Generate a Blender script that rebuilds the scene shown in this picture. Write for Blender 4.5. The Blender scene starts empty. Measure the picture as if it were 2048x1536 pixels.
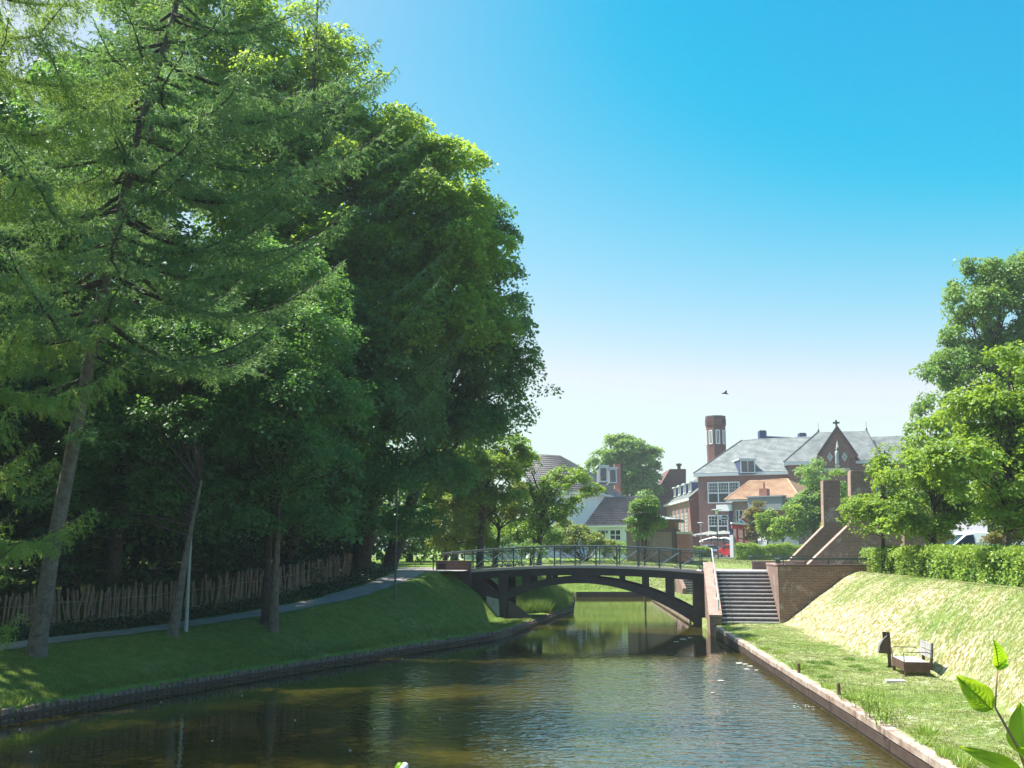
import bpy, math, random
import numpy as np
from mathutils import Vector, Matrix

S = bpy.context.scene
C = S.collection
RNG = np.random.default_rng(7)
random.seed(7)
rad = math.radians

# ------------------------------------------------------------------ camera, light, sky
CAM_Z = 3.72
FPX = 2000.0                      # focal length in pixels of the 2048 px wide photograph
PITCH = math.atan(327.0 / FPX)
cam_d = bpy.data.cameras.new('camera'); cam = bpy.data.objects.new('camera', cam_d)
C.objects.link(cam); S.camera = cam
cam_d.sensor_width = 36.0; cam_d.lens = 36.0 * FPX / 2048.0
cam_d.clip_start = 0.05; cam_d.clip_end = 6000
cam.location = (0, 0, CAM_Z); cam.rotation_euler = (rad(90) + PITCH, 0, 0)

SUN_EL, SUN_AZ = 62.0, -72.0      # azimuth from +Y, negative = left of the view
sd = Vector((math.sin(rad(SUN_AZ)) * math.cos(rad(SUN_EL)), math.cos(rad(SUN_AZ)) * math.cos(rad(SUN_EL)), math.sin(rad(SUN_EL))))
sun_d = bpy.data.lights.new('sun', 'SUN'); sun = bpy.data.objects.new('sun', sun_d)
C.objects.link(sun); sun_d.energy = 4.8; sun_d.angle = rad(0.53); sun_d.color = (1.0, 0.95, 0.86)
sun.rotation_euler = sd.to_track_quat('Z', 'Y').to_euler(); sun.location = (-30, 10, 60)

W = bpy.data.worlds.new('World'); S.world = W; W.use_nodes = True
wn = W.node_tree; wn.nodes.clear()
sky = wn.nodes.new('ShaderNodeTexSky'); sky.sky_type = 'NISHITA'; sky.sun_disc = False
sky.sun_elevation = rad(SUN_EL); sky.sun_rotation = rad(SUN_AZ)
sky.air_density = 1.0; sky.dust_density = 2.0; sky.ozone_density = 2.0
# grade the clear sky towards the deep cyan zenith and milky horizon of the photograph
EXPO = 1.3
hsv = wn.nodes.new('ShaderNodeHueSaturation'); hsv.inputs['Hue'].default_value = 0.475
hsv.inputs['Saturation'].default_value = 1.35; hsv.inputs['Value'].default_value = 0.178
sepc = wn.nodes.new('ShaderNodeSeparateColor'); comc = wn.nodes.new('ShaderNodeCombineColor')
wn.links.new(hsv.outputs[0], sepc.inputs[0])
for k, (a_, b_, lo, hi) in enumerate(((4.4, -0.66, 0.008, 0.82), (1.55, -0.125, 0.05, 1.7), (0.80, 0.30, 0.1, 2.2))):
    m1 = wn.nodes.new('ShaderNodeMath'); m1.operation = 'MULTIPLY_ADD'; m1.inputs[1].default_value = a_; m1.inputs[2].default_value = b_
    m2 = wn.nodes.new('ShaderNodeMath'); m2.operation = 'SMOOTH_MAX'; m2.inputs[1].default_value = lo; m2.inputs[2].default_value = 0.06
    m3 = wn.nodes.new('ShaderNodeMath'); m3.operation = 'MINIMUM'; m3.inputs[1].default_value = hi
    m4 = wn.nodes.new('ShaderNodeMath'); m4.operation = 'MULTIPLY'; m4.inputs[1].default_value = 1.0/(0.14*2**EXPO)
    wn.links.new(sepc.outputs[k], m1.inputs[0]); wn.links.new(m1.outputs[0], m2.inputs[0]); wn.links.new(m2.outputs[0], m3.inputs[0]); wn.links.new(m3.outputs[0], m4.inputs[0]); wn.links.new(m4.outputs[0], comc.inputs[k])
bg = wn.nodes.new('ShaderNodeBackground'); bg.inputs[1].default_value = 0.14
wo = wn.nodes.new('ShaderNodeOutputWorld')
wn.links.new(sky.outputs[0], hsv.inputs['Color']); wn.links.new(comc.outputs[0], bg.inputs[0]); wn.links.new(bg.outputs[0], wo.inputs[0])
S.view_settings.view_transform = 'Standard'; S.view_settings.look = 'None'
S.view_settings.exposure = EXPO; S.view_settings.gamma = 1.0; S.view_settings.use_curve_mapping = False
S.render.engine = 'CYCLES'
S.cycles.volume_bounces = 0; S.cycles.max_bounces = 7; S.cycles.diffuse_bounces = 3; S.cycles.glossy_bounces = 3
S.cycles.transmission_bounces = 4; S.cycles.transparent_max_bounces = 4
S.cycles.caustics_reflective = False; S.cycles.caustics_refractive = False

# ------------------------------------------------------------------ picture -> place
cp, sp_ = math.cos(PITCH), math.sin(PITCH)
def ray(u, v):
    a = (u - 1024.0) / FPX; b = (768.0 - v) / FPX
    return Vector((a, cp - b * sp_, sp_ + b * cp))
def P(u, v, D):
    r = ray(u, v); return Vector((r.x / r.y * D, D, CAM_Z + r.z / r.y * D))
def G(u, v, z):
    r = ray(u, v); k = (z - CAM_Z) / r.z; return Vector((r.x * k, r.y * k, z))

# ------------------------------------------------------------------ tags
def tag(o, label=None, cat=None, group=None, kind=None):
    if label: o['label'] = label
    if cat: o['category'] = cat
    if group: o['group'] = group
    if kind: o['kind'] = kind
    return o
def thing(name, label, cat, loc=(0, 0, 0), group=None):
    o = bpy.data.objects.new(name, None); C.objects.link(o)
    o.empty_display_size = 0.3; o.location = loc
    return tag(o, label, cat, group)
def adopt(o, parent):
    if parent is not None:
        o.parent = parent
        if parent.type == 'EMPTY': o.matrix_parent_inverse = Matrix.Translation(-parent.location)
    return o
def copy_tree(o, parent=None):
    c = o.copy(); C.objects.link(c)
    if parent is not None: c.parent = parent
    for ch in o.children: copy_tree(ch, c)
    return c

# ------------------------------------------------------------------ mesh builder (world coordinates)
class MB:
    def __init__(s, M=None):
        s.v = []; s.f = []; s.M = M; s.smooth = False
    def add(s, vs, fs):
        n = len(s.v)
        for p in vs:
            p = Vector(p)
            s.v.append(s.M @ p if s.M is not None else p)
        s.f += [tuple(i + n for i in f) for f in fs]
        return s
    def box(s, x0, x1, y0, y1, z0, z1):
        return s.add([(x0,y0,z0),(x1,y0,z0),(x1,y1,z0),(x0,y1,z0),(x0,y0,z1),(x1,y0,z1),(x1,y1,z1),(x0,y1,z1)],
                     [(0,3,2,1),(4,5,6,7),(0,1,5,4),(1,2,6,5),(2,3,7,6),(3,0,4,7)])
    def prism(s, poly, off):
        """poly: list of 3D points (planar), extruded by vector off"""
        n = len(poly); off = Vector(off); a = [Vector(p) for p in poly]
        return s.add(a + [p + off for p in a], [tuple(range(n)), tuple(range(2*n-1, n-1, -1))] + [(i, i+n, (i+1) % n + n, (i+1) % n) for i in range(n)])
    def bar(s, a, b, w, h=None, up=(0, 0, 1)):
        h = h or w; a = Vector(a); b = Vector(b); d = (b - a).normalized(); up = Vector(up)
        if abs(d.dot(up)) > 0.98: up = Vector((1, 0, 0))
        x = d.cross(up).normalized(); y = x.cross(d).normalized()
        q = [x*(-w/2)+y*(-h/2), x*(w/2)+y*(-h/2), x*(w/2)+y*(h/2), x*(-w/2)+y*(h/2)]
        return s.add([a + p for p in q] + [b + p for p in q], [(3,2,1,0),(4,5,6,7),(0,1,5,4),(1,2,6,5),(2,3,7,6),(3,0,4,7)])
    def tube(s, pts, rs, n=8, cap=True):
        pts = [Vector(p) for p in pts]
        if not hasattr(rs, '__len__'): rs = [rs] * len(pts)
        vs = []; fs = []; prev = Vector((1, 0.1, 0))
        for i, p in enumerate(pts):
            d = (pts[min(i+1, len(pts)-1)] - pts[max(i-1, 0)]).normalized()
            x = prev - d * prev.dot(d)
            if x.length < 1e-4: x = d.orthogonal()
            x.normalize(); prev = x; y = d.cross(x)
            for k in range(n):
                a = 2*math.pi*k/n; vs.append(p + (x*math.cos(a) + y*math.sin(a)) * rs[i])
        for i in range(len(pts)-1):
            for k in range(n):
                fs.append((i*n+k, i*n+(k+1) % n, (i+1)*n+(k+1) % n, (i+1)*n+k))
        if cap: fs += [tuple(range(n-1, -1, -1)), tuple(range((len(pts)-1)*n, len(pts)*n))]
        return s.add(vs, fs)
    def lathe(s, c, prof, n=16):
        c = Vector(c); vs = []; fs = []
        for r, z in prof:
            for k in range(n):
                a = 2*math.pi*k/n; vs.append(c + Vector((r*math.cos(a), r*math.sin(a), z)))
        for i in range(len(prof)-1):
            for k in range(n): fs.append((i*n+k, i*n+(k+1) % n, (i+1)*n+(k+1) % n, (i+1)*n+k))
        fs += [tuple(range(n-1, -1, -1)), tuple(range((len(prof)-1)*n, len(prof)*n))]
        return s.add(vs, fs)
    def build(s, name, mat, parent=None, smooth=False, bevel=0):
        me = bpy.data.meshes.new(name); me.from_pydata([tuple(p) for p in s.v], [], s.f)
        me.materials.append(mat); uvmap(me)
        if smooth or s.smooth: me.polygons.foreach_set('use_smooth', [True]*len(me.polygons))
        me.update()
        o = bpy.data.objects.new(name, me); C.objects.link(o); adopt(o, parent)
        if bevel:
            m = o.modifiers.new('bevel', 'BEVEL'); m.width = bevel; m.segments = 1; m.limit_method = 'ANGLE'
        return o
def uvmap(me):
    n = len(me.polygons)
    if not n: return
    uv = me.uv_layers.new(name='UVMap')
    co = np.empty(len(me.vertices)*3, np.float32); me.vertices.foreach_get('co', co); co = co.reshape(-1, 3)
    nr = np.empty(n*3, np.float32); me.polygons.foreach_get('normal', nr); nr = nr.reshape(-1, 3)
    lt = np.empty(n, np.int32); me.polygons.foreach_get('loop_total', lt)
    li = np.empty(len(me.loops), np.int32); me.loops.foreach_get('vertex_index', li)
    pf = np.repeat(np.arange(n), lt); N = nr[pf]; V = co[li]
    t = np.stack([-N[:, 1], N[:, 0], np.zeros(len(N))], 1); tl = np.linalg.norm(t, axis=1)
    flat = tl < 0.35
    t = t / np.maximum(tl, 1e-5)[:, None]; t[flat] = (1, 0, 0)
    b = np.cross(N, t); 
    U = (V*t).sum(1); W_ = (V*b).sum(1); 
    vert = np.abs(N[:, 2]) < 0.35
    W_[vert] = V[vert, 2]
    uv.data.foreach_set('uv', np.stack([U, W_], 1).astype(np.float32).ravel())
def Fm(o, ang):
    return Matrix.Translation(Vector(o)) @ Matrix.Rotation(ang, 4, 'Z')
def tri_mesh(name, verts, faces, mat, parent=None, attrs=None, smooth=False):
    """fast numpy mesh: verts (N,3), faces (M,k) all the same k"""
    me = bpy.data.meshes.new(name); M, k = faces.shape
    me.vertices.add(len(verts)); me.vertices.foreach_set('co', verts.astype(np.float32).ravel())
    me.loops.add(M*k); me.loops.foreach_set('vertex_index', faces.astype(np.int32).ravel())
    me.polygons.add(M); me.polygons.foreach_set('loop_start', np.arange(0, M*k, k, dtype=np.int32))
    if smooth: me.polygons.foreach_set('use_smooth', np.ones(M, bool))
    for an, av in (attrs or {}).items():
        a = me.attributes.new(an, 'FLOAT', 'POINT'); a.data.foreach_set('value', av.astype(np.float32))
    me.materials.append(mat); me.update(calc_edges=True); me.validate()
    o = bpy.data.objects.new(name, me); C.objects.link(o); adopt(o, parent)
    return o

# ------------------------------------------------------------------ materials
def new_mat(name):
    m = bpy.data.materials.new(name); m.use_nodes = True; nt = m.node_tree
    b = nt.nodes.get('Principled BSDF'); return m, nt, b
def N_(nt, t, **kw):
    n = nt.nodes.new(t)
    for k, v in kw.items():
        if k in n.inputs: n.inputs[k].default_value = v
        else: setattr(n, k, v)
    return n
def col4(c): return (c[0], c[1], c[2], 1)
def ramp(nt, fac, stops):
    r = nt.nodes.new('ShaderNodeValToRGB'); e = r.color_ramp.elements
    while len(e) < len(stops): e.new(0.5)
    for i, (p, c) in enumerate(stops): e[i].position = p; e[i].color = col4(c)
    nt.links.new(fac, r.inputs[0]); return r.outputs[0]
def mix(nt, fac, a, b, mode='MIX'):
    m = nt.nodes.new('ShaderNodeMix'); m.data_type = 'RGBA'; m.blend_type = mode
    for s, v in ((0, fac), (6, a), (7, b)):
        if hasattr(v, 'links') or isinstance(v, bpy.types.NodeSocket): nt.links.new(v, m.inputs[s])
        else: m.inputs[s].default_value = v if s == 0 else col4(v)
    return m.outputs[2]
def noise(nt, scale, detail=4, rough=0.6, vec=None, dist=0.0):
    n = nt.nodes.new('ShaderNodeTexNoise'); n.inputs['Scale'].default_value = scale
    n.inputs['Detail'].default_value = detail; n.inputs['Roughness'].default_value = rough; n.inputs['Distortion'].default_value = dist
    if vec is None:
        g = nt.nodes.new('ShaderNodeNewGeometry'); vec = g.outputs['Position']
    nt.links.new(vec, n.inputs['Vector']); return n.outputs[0]
def bump(nt, b, h, strength=0.4, dist=0.02):
    n = nt.nodes.new('ShaderNodeBump'); n.inputs['Strength'].default_value = strength; n.inputs['Distance'].default_value = dist
    nt.links.new(h, n.inputs['Height']); nt.links.new(n.outputs[0], b.inputs['Normal'])
def mottled(name, c1, c2, scale=3.0, rough=0.7, metal=0.0, bumps=0.2, c3=None, fine=40.0, spec=0.4):
    m, nt, b = new_mat(name)
    n1 = noise(nt, scale, 6, 0.65); n2 = noise(nt, fine, 3, 0.6)
    st = [(0.35, c1), (0.65, c2)] + ([(0.8, c3)] if c3 else [])
    cc = ramp(nt, n1, st)
    cc = mix(nt, 0.35, cc, ramp(nt, n2, [(0.3, (0.25,)*3), (0.7, (0.85,)*3)]), 'OVERLAY')
    nt.links.new(cc, b.inputs['Base Color']); b.inputs['Roughness'].default_value = rough; b.inputs['Metallic'].default_value = metal
    b.inputs['Specular IOR Level'].default_value = spec
    if bumps: bump(nt, b, n2, bumps, 0.01)
    return m
def brick_mat(name, c1, c2, mortar, w=0.22, h=0.07, msize=0.008, white=0.0, stain=(0.12, 0.08, 0.06)):
    m, nt, b = new_mat(name)
    uv = nt.nodes.new('ShaderNodeUVMap')
    bt = nt.nodes.new('ShaderNodeTexBrick'); nt.links.new(uv.outputs[0], bt.inputs['Vector'])
    for k, v in (('Color1', col4(c1)), ('Color2', col4(c2)), ('Mortar', col4(mortar)), ('Scale', 1.0), ('Mortar Size', msize), ('Mortar Smooth', 0.2), ('Brick Width', w), ('Row Height', h), ('Bias', 0.0)):
        bt.inputs[k].default_value = v
    n1 = noise(nt, 0.9, 7, 0.7); n2 = noise(nt, 25, 3)
    c = mix(nt, 0.5, bt.outputs['Color'], ramp(nt, n2, [(0.3, (0.3,)*3), (0.7, (0.75,)*3)]), 'OVERLAY')
    fa = ramp(nt, n1, [(0.48, (0, 0, 0)), (0.72, (0.55,)*3)])
    c = mix(nt, fa, c, stain)
    if white:
        n3 = noise(nt, 1.3, 8, 0.75)
        fw = ramp(nt, n3, [(0.53, (0, 0, 0)), (0.66, (white,)*3)])
        c = mix(nt, fw, c, (0.55, 0.52, 0.48))
    nt.links.new(c, b.inputs['Base Color']); b.inputs['Roughness'].default_value = 0.85
    bump(nt, b, bt.outputs['Fac'], -0.6, 0.012)
    return m
def leaf_mat(name, dark, light, trans, tf=0.35, nscale=0.5, rough=0.45, attr=None, drycol=None, spec=0.4):
    m, nt, b = new_mat(name)
    g = nt.nodes.new('ShaderNodeNewGeometry')
    n1 = noise(nt, nscale, 3, 0.6)
    a = nt.nodes.new('ShaderNodeMath'); a.operation = 'MULTIPLY_ADD'; a.inputs[1].default_value = 0.55
    nt.links.new(g.outputs['Random Per Island'], a.inputs[0])
    s2 = nt.nodes.new('ShaderNodeMath'); s2.operation = 'MULTIPLY_ADD'; s2.inputs[1].default_value = 1.1; s2.inputs[2].default_value = -0.3
    nt.links.new(n1, s2.inputs[0]); nt.links.new(s2.outputs[0], a.inputs[2])
    c = mix(nt, a.outputs[0], dark, light); t = mix(nt, a.outputs[0], tuple(x*0.6 for x in trans), trans)
    if attr:
        at = nt.nodes.new('ShaderNodeAttribute'); at.attribute_name = attr
        c = mix(nt, at.outputs['Fac'], c, drycol); t = mix(nt, at.outputs['Fac'], t, drycol)
    nt.links.new(c, b.inputs['Base Color']); b.inputs['Roughness'].default_value = rough; b.inputs['Specular IOR Level'].default_value = spec
    tr = nt.nodes.new('ShaderNodeBsdfTranslucent'); nt.links.new(t, tr.inputs[0])
    ms = nt.nodes.new('ShaderNodeMixShader'); ms.inputs[0].default_value = tf
    nt.links.new(b.outputs[0], ms.inputs[1]); nt.links.new(tr.outputs[0], ms.inputs[2])
    nt.links.new(ms.outputs[0], nt.nodes['Material Output'].inputs[0])
    return m
def plain(name, c, rough=0.5, metal=0.0, spec=0.5):
    m, nt, b = new_mat(name); b.inputs['Base Color'].default_value = col4(c)
    b.inputs['Roughness'].default_value = rough; b.inputs['Metallic'].default_value = metal; b.inputs['Specular IOR Level'].default_value = spec
    n = noise(nt, 60, 2); mr = nt.nodes.new('ShaderNodeMapRange'); nt.links.new(n, mr.inputs[0])
    mr.inputs[3].default_value = max(0, rough-0.12); mr.inputs[4].default_value = min(1, rough+0.12)
    nt.links.new(mr.outputs[0], b.inputs['Roughness'])
    return m

M = {}
M['brick'] = brick_mat('red_brown_brick', (0.15, 0.075, 0.058), (0.23, 0.115, 0.085), (0.26, 0.235, 0.21), white=0.5)
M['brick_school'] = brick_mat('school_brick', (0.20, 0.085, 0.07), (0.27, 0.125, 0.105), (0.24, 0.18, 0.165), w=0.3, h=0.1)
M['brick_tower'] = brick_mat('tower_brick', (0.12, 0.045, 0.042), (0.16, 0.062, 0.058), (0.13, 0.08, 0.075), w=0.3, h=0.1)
M['brick_kiosk'] = brick_mat('kiosk_brick', (0.24, 0.155, 0.125), (0.31, 0.20, 0.165), (0.28, 0.24, 0.22))
M['brick_red'] = brick_mat('plain_red_brick', (0.34, 0.10, 0.08), (0.38, 0.13, 0.10), (0.3, 0.2, 0.18))
M['brick_dark'] = brick_mat('dark_brick', (0.10, 0.06, 0.055), (0.14, 0.09, 0.08), (0.14, 0.12, 0.11))
M['coping'] = mottled('brick_coping', (0.27, 0.17, 0.14), (0.40, 0.28, 0.24), 4, 0.8)
M['concrete'] = mottled('concrete', (0.33, 0.32, 0.30), (0.45, 0.44, 0.42), 2.5, 0.8, c3=(0.28, 0.27, 0.24))
M['conc_dark'] = mottled('dark_painted_concrete', (0.024, 0.021, 0.023), (0.05, 0.043, 0.045), 1.4, 0.65, c3=(0.095, 0.085, 0.08))
M['deck'] = mottled('deck_edge', (0.48, 0.40, 0.38), (0.60, 0.52, 0.50), 3.0, 0.7)
M['steel'] = mottled('green_grey_steel', (0.035, 0.06, 0.065), (0.055, 0.085, 0.09), 5.0, 0.35, bumps=0.05, spec=0.6)
M['galv'] = mottled('galvanised_steel', (0.30, 0.34, 0.34), (0.42, 0.46, 0.46), 6.0, 0.4, bumps=0.05)
M['step'] = mottled('step_stone', (0.08, 0.07, 0.075), (0.13, 0.11, 0.115), 3.0, 0.8)
M['nosing'] = mottled('step_nosing', (0.50, 0.46, 0.45), (0.62, 0.58, 0.56), 3.0, 0.7)
M['wood'] = mottled('weathered_wood', (0.26, 0.25, 0.25), (0.42, 0.41, 0.41), 5.0, 0.85, c3=(0.5, 0.49, 0.48))
M['wood_red'] = mottled('rusty_brown_wood', (0.085, 0.045, 0.035), (0.14, 0.08, 0.06), 5.0, 0.8)
M['quay'] = mottled('quay_plank', (0.22, 0.13, 0.10), (0.46, 0.40, 0.35), 2.2, 0.85, c3=(0.60, 0.56, 0.52), bumps=0.5)
M['quay_dark'] = mottled('wet_shade_quay_wood', (0.035, 0.022, 0.02), (0.07, 0.045, 0.035), 3.0, 0.6)
M['stake'] = mottled('bank_stake', (0.14, 0.10, 0.08), (0.26, 0.19, 0.15), 4.0, 0.85, bumps=0.5)
M['picket'] = mottled('chestnut_picket', (0.16, 0.115, 0.08), (0.27, 0.20, 0.14), 3.0, 0.8, bumps=0.4)
M['bark'] = mottled('grey_bark', (0.10, 0.085, 0.07), (0.20, 0.175, 0.15), 6.0, 0.9, bumps=0.9, fine=22, c3=(0.13, 0.14, 0.09))
M['bark_dark'] = mottled('dark_bark', (0.04, 0.032, 0.026), (0.08, 0.065, 0.05), 6.0, 0.9, bumps=0.9, fine=22)
M['slate'] = mottled('grey_roof_tile', (0.17, 0.185, 0.19), (0.30, 0.32, 0.325), 0.8, 0.6, fine=3.5, c3=(0.24, 0.27, 0.23), bumps=0.0)
M['tile_dark'] = mottled('dark_roof_tile', (0.065, 0.06, 0.065), (0.12, 0.11, 0.115), 1.0, 0.4, fine=8)
M['tile_red'] = mottled('orange_roof_tile', (0.36, 0.20, 0.13), (0.42, 0.30, 0.20), 1.0, 0.7, fine=8, c3=(0.38, 0.33, 0.25))
M['white'] = plain('white_paint', (0.74, 0.75, 0.75), 0.5)
M['white_wall'] = mottled('white_render', (0.66, 0.67, 0.67), (0.76, 0.77, 0.77), 0.6, 0.8, bumps=0.05)
M['cream'] = mottled('cream_stone', (0.46, 0.44, 0.37), (0.58, 0.56, 0.48), 3.0, 0.8)
M['lead'] = plain('grey_lead', (0.24, 0.26, 0.28), 0.5)
M['glass'] = plain('window_glass', (0.03, 0.04, 0.055), 0.12, 0.0, 0.9)
M['black'] = plain('black_metal', (0.02, 0.021, 0.023), 0.4)
M['rubber'] = plain('tyre_rubber', (0.02, 0.02, 0.02), 0.85)
M['chrome'] = plain('chrome', (0.6, 0.6, 0.6), 0.25, 0.9)
M['canvas'] = plain('grey_canvas', (0.22, 0.225, 0.21), 0.9)
M['canvas_w'] = plain('white_canvas', (0.72, 0.70, 0.70), 0.9)
M['red'] = plain('red_paint', (0.42, 0.02, 0.025), 0.3)
M['blue_car'] = plain('silver_blue_paint', (0.26, 0.32, 0.42), 0.25, 0.5)
M['white_car'] = plain('white_car_paint', (0.78, 0.79, 0.80), 0.25)
M['orange'] = plain('orange_lamp', (0.75, 0.22, 0.03), 0.4)
M['sign_blue'] = plain('blue_sign', (0.03, 0.16, 0.60), 0.4)
M['navy'] = plain('dark_blue_paint_and_shade', (0.03, 0.045, 0.14), 0.6)
M['asphalt'] = mottled('asphalt', (0.10, 0.10, 0.10), (0.15, 0.15, 0.145), 1.0, 0.9, fine=30)
M['path'] = mottled('gravel_path', (0.22, 0.20, 0.19), (0.36, 0.33, 0.31), 0.8, 0.95, fine=25, bumps=0.5)
M['statue'] = mottled('weathered_statue', (0.25, 0.29, 0.29), (0.42, 0.46, 0.45), 4.0, 0.7)

M['maple'] = leaf_mat('maple_leaf', (0.055, 0.14, 0.028), (0.16, 0.30, 0.045), (0.58, 0.80, 0.08), 0.5, 0.35)
M['oak_dark'] = leaf_mat('dark_leaf', (0.055, 0.15, 0.050), (0.13, 0.28, 0.085), (0.30, 0.58, 0.09), 0.40, 0.5)
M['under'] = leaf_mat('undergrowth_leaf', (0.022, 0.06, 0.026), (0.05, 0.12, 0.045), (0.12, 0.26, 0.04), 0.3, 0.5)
M['needle'] = leaf_mat('spruce_needle', (0.075, 0.17, 0.065), (0.20, 0.36, 0.13), (0.30, 0.50, 0.12), 0.36, 0.9, 0.55)
M['needle_light'] = leaf_mat('light_needle', (0.11, 0.23, 0.045), (0.30, 0.45, 0.09), (0.48, 0.66, 0.11), 0.40, 0.9, 0.55)
M['lime'] = leaf_mat('lime_leaf', (0.08, 0.175, 0.025), (0.20, 0.33, 0.045), (0.50, 0.68, 0.07), 0.42, 0.6)
M['birch'] = leaf_mat('birch_leaf', (0.07, 0.17, 0.04), (0.18, 0.33, 0.07), (0.40, 0.58, 0.10), 0.4, 0.4)
M['yellow'] = leaf_mat('yellow_green_leaf', (0.10, 0.17, 0.025), (0.24, 0.31, 0.06), (0.50, 0.56, 0.10), 0.42, 0.6)
M['rust'] = leaf_mat('rusty_green_leaf', (0.10, 0.12, 0.03), (0.26, 0.20, 0.06), (0.45, 0.36, 0.10), 0.35, 0.8)
M['hedge'] = leaf_mat('hedge_leaf', (0.10, 0.20, 0.03), (0.36, 0.50, 0.09), (0.52, 0.68, 0.08), 0.33, 1.5)
M['reed'] = leaf_mat('reed_blade', (0.09, 0.18, 0.03), (0.22, 0.33, 0.07), (0.34, 0.46, 0.09), 0.33, 1.0)
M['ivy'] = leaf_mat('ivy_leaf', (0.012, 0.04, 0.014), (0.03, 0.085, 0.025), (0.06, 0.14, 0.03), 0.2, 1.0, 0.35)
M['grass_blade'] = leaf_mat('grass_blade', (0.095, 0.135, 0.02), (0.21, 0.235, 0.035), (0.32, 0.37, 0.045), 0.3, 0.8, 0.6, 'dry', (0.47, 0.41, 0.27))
# ------------------------------------------------------------------ terrain
ip = np.interp
def Lx(y): return ip(y, [-20, 21.9, 29.8, 43, 61, 78, 90], [-33.5, -11.2, -7.4, -0.5, 3.5, 4.7, 5.2])
def Rx(y): return ip(y, [-20, 15, 43, 74, 90], [4.1, 6.6, 8.6, 10.4, 11.4])
def APc(y): return ip(y, [-20, 22, 26, 32, 35, 38.4, 43.7, 47, 52], [3.7, 3.7, 3.8, 4.0, 3.7, 3.6, 4.6, 4.8, 5.5])
def APz(y): return ip(y, [-20, 20, 26, 32, 35, 38.4, 43.7, 47], [1.05, 1.1, 1.2, 1.3, 1.5, 1.8, 2.35, 2.6])
TH = rad(8.5)
E1 = Vector((math.cos(TH), -math.sin(TH), 0)); E2 = Vector((math.sin(TH), math.cos(TH), 0))
S0 = Vector((9.06, 44.3, 0))
SF = Matrix(((E1.x, E2.x, 0, S0.x), (E1.y, E2.y, 0, S0.y), (0, 0, 1, 0), (0, 0, 0, 1)))
def smooth01(t): t = np.clip(t, 0, 1); return t*t*(3-2*t)
def wob(x, y):
    return 0.035*np.sin(1.7*x+0.6*y)*np.sin(0.9*y-0.4*x) + 0.02*np.sin(4.1*x+1.3)*np.sin(3.3*y)
def TOE(y): return ip(y, [0, 17, 21.5, 24.5, 27.5, 30, 36, 43.5], [2.1, 2.2, 2.7, 3.35, 3.3, 2.75, 2.8, 3.1])
def CRE(y): return ip(y, [0, 22, 43], [4.6, 4.8, 6.2])
def gz(x, y):
    x = np.asarray(x, float); y = np.asarray(y, float)
    L = Lx(y); R = Rx(y); a = L - x; b = x - R
    # left side
    ai = APc(y) - 1.0; zp = APz(y)
    tw = ip(y, [42, 47, 56, 60], [0, 1.7, 1.7, 0.3])
    t = np.clip((a-tw)/np.maximum(ai-tw, 0.1), 0, 1)
    zl = 0.30 + (zp-0.30)*(0.75*t + 0.25*np.sin(t*np.pi/2))
    zl = np.where(a > ai, zp, zl) + np.where((a > 0.3) & (a < ai-0.3), wob(x, y), 0)
    zl = np.where(a > ai+5, zp + (np.minimum(a-ai-5, 12))*0.05*np.clip((2.6-zp), 0, 1), zl)
    # right side
    toe = TOE(y); cr = CRE(y)
    t = np.clip((b-toe)/(cr-toe), 0, 1)
    zr = 0.42 + 0.1*np.clip(b/toe, 0, 1) + 2.2*(0.55*t+0.45*np.sin(t*np.pi/2))*smooth01(t*5+0.55)
    zr = zr + np.where((b > 0.3) & (b < cr), wob(x*1.3, y*1.1)*1.2, 0)
    zr = np.where(b > cr, 2.72 - 0.12*np.clip((b-cr)/3, 0, 1), zr)
    dx = x-S0.x; dy = y-S0.y; s = dx*E1.x+dy*E1.y; q = dx*E2.x+dy*E2.y
    hi = (q > 0.27) & (q < 8.0) & (s > -0.3)
    zr = np.where(hi, 2.58, zr)
    zr = np.where(hi & (s < 2.65) & (q < 4.75), 0.3, zr)
    far = q >= 8.0
    tf = np.clip((b-2.6)/3.0, 0, 1)
    zr = np.where(far, 0.42+0.1*np.clip(b, 0, 1) + 2.08*np.sin(tf*np.pi/2), zr)
    z = np.where(a >= 0, zl, np.where(b >= 0.08, zr, -1.0))
    # head of the canal
    te = np.clip((y-78.0)/6.0, 0, 1)
    ze = np.where(y < 78, z, np.where(y < 78.3, 0.35, 0.4+2.2*np.sin(te*np.pi/2)))
    z = np.where(y >= 78, np.maximum(ze, np.where((a >= 0) | (b >= 0), z, ze)), z)
    z = np.where(y > 84, 2.6, z)
    z = np.where(y > 250, 2.6-0.002*np.minimum(y-250, 400), z)
    return z
ys = np.concatenate([np.arange(-12, 18, 1.0), np.arange(18, 56, 0.25), np.arange(56, 77.9, 0.5), [77.95, 78.0, 78.05], np.arange(78.5, 92, 0.5), np.arange(92, 150, 3.0), [160, 180, 210, 250, 320, 450, 700, 1100, 1800, 3000]])
al = np.concatenate([[0.0, 0.12], np.linspace(0, 1, 13)[1:]])          # fractions, see below
rows = []
bcols = np.concatenate([[0.10], np.arange(0.25, 8.01, 0.25), [9, 11, 14, 20, 30, 50, 90, 180, 400, 900, 2000]])
acols = [0, 0.15, 0.4, 0.7, 1.0, 1.35, 1.7, 2.05, 2.4]
for y in ys:
    ai = APc(y)-1.0
    A = [0.0, 0.15] + list(np.linspace(0.4, ai-0.05, 9)) + [ai, ai+1.0, ai+2.0, ai+2.5, ai+3.2, ai+5, ai+8, ai+12, ai+20, ai+40, ai+90, ai+200, ai+500, ai+2000]
    L, R = float(Lx(y)), float(Rx(y))
    xs = [L-a for a in A[::-1]] + [L+0.02] + list(np.linspace(L+0.02, R-0.02, 6))[1:-1] + [R+0.06] + [R+b for b in bcols]
    rows.append(xs)
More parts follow.
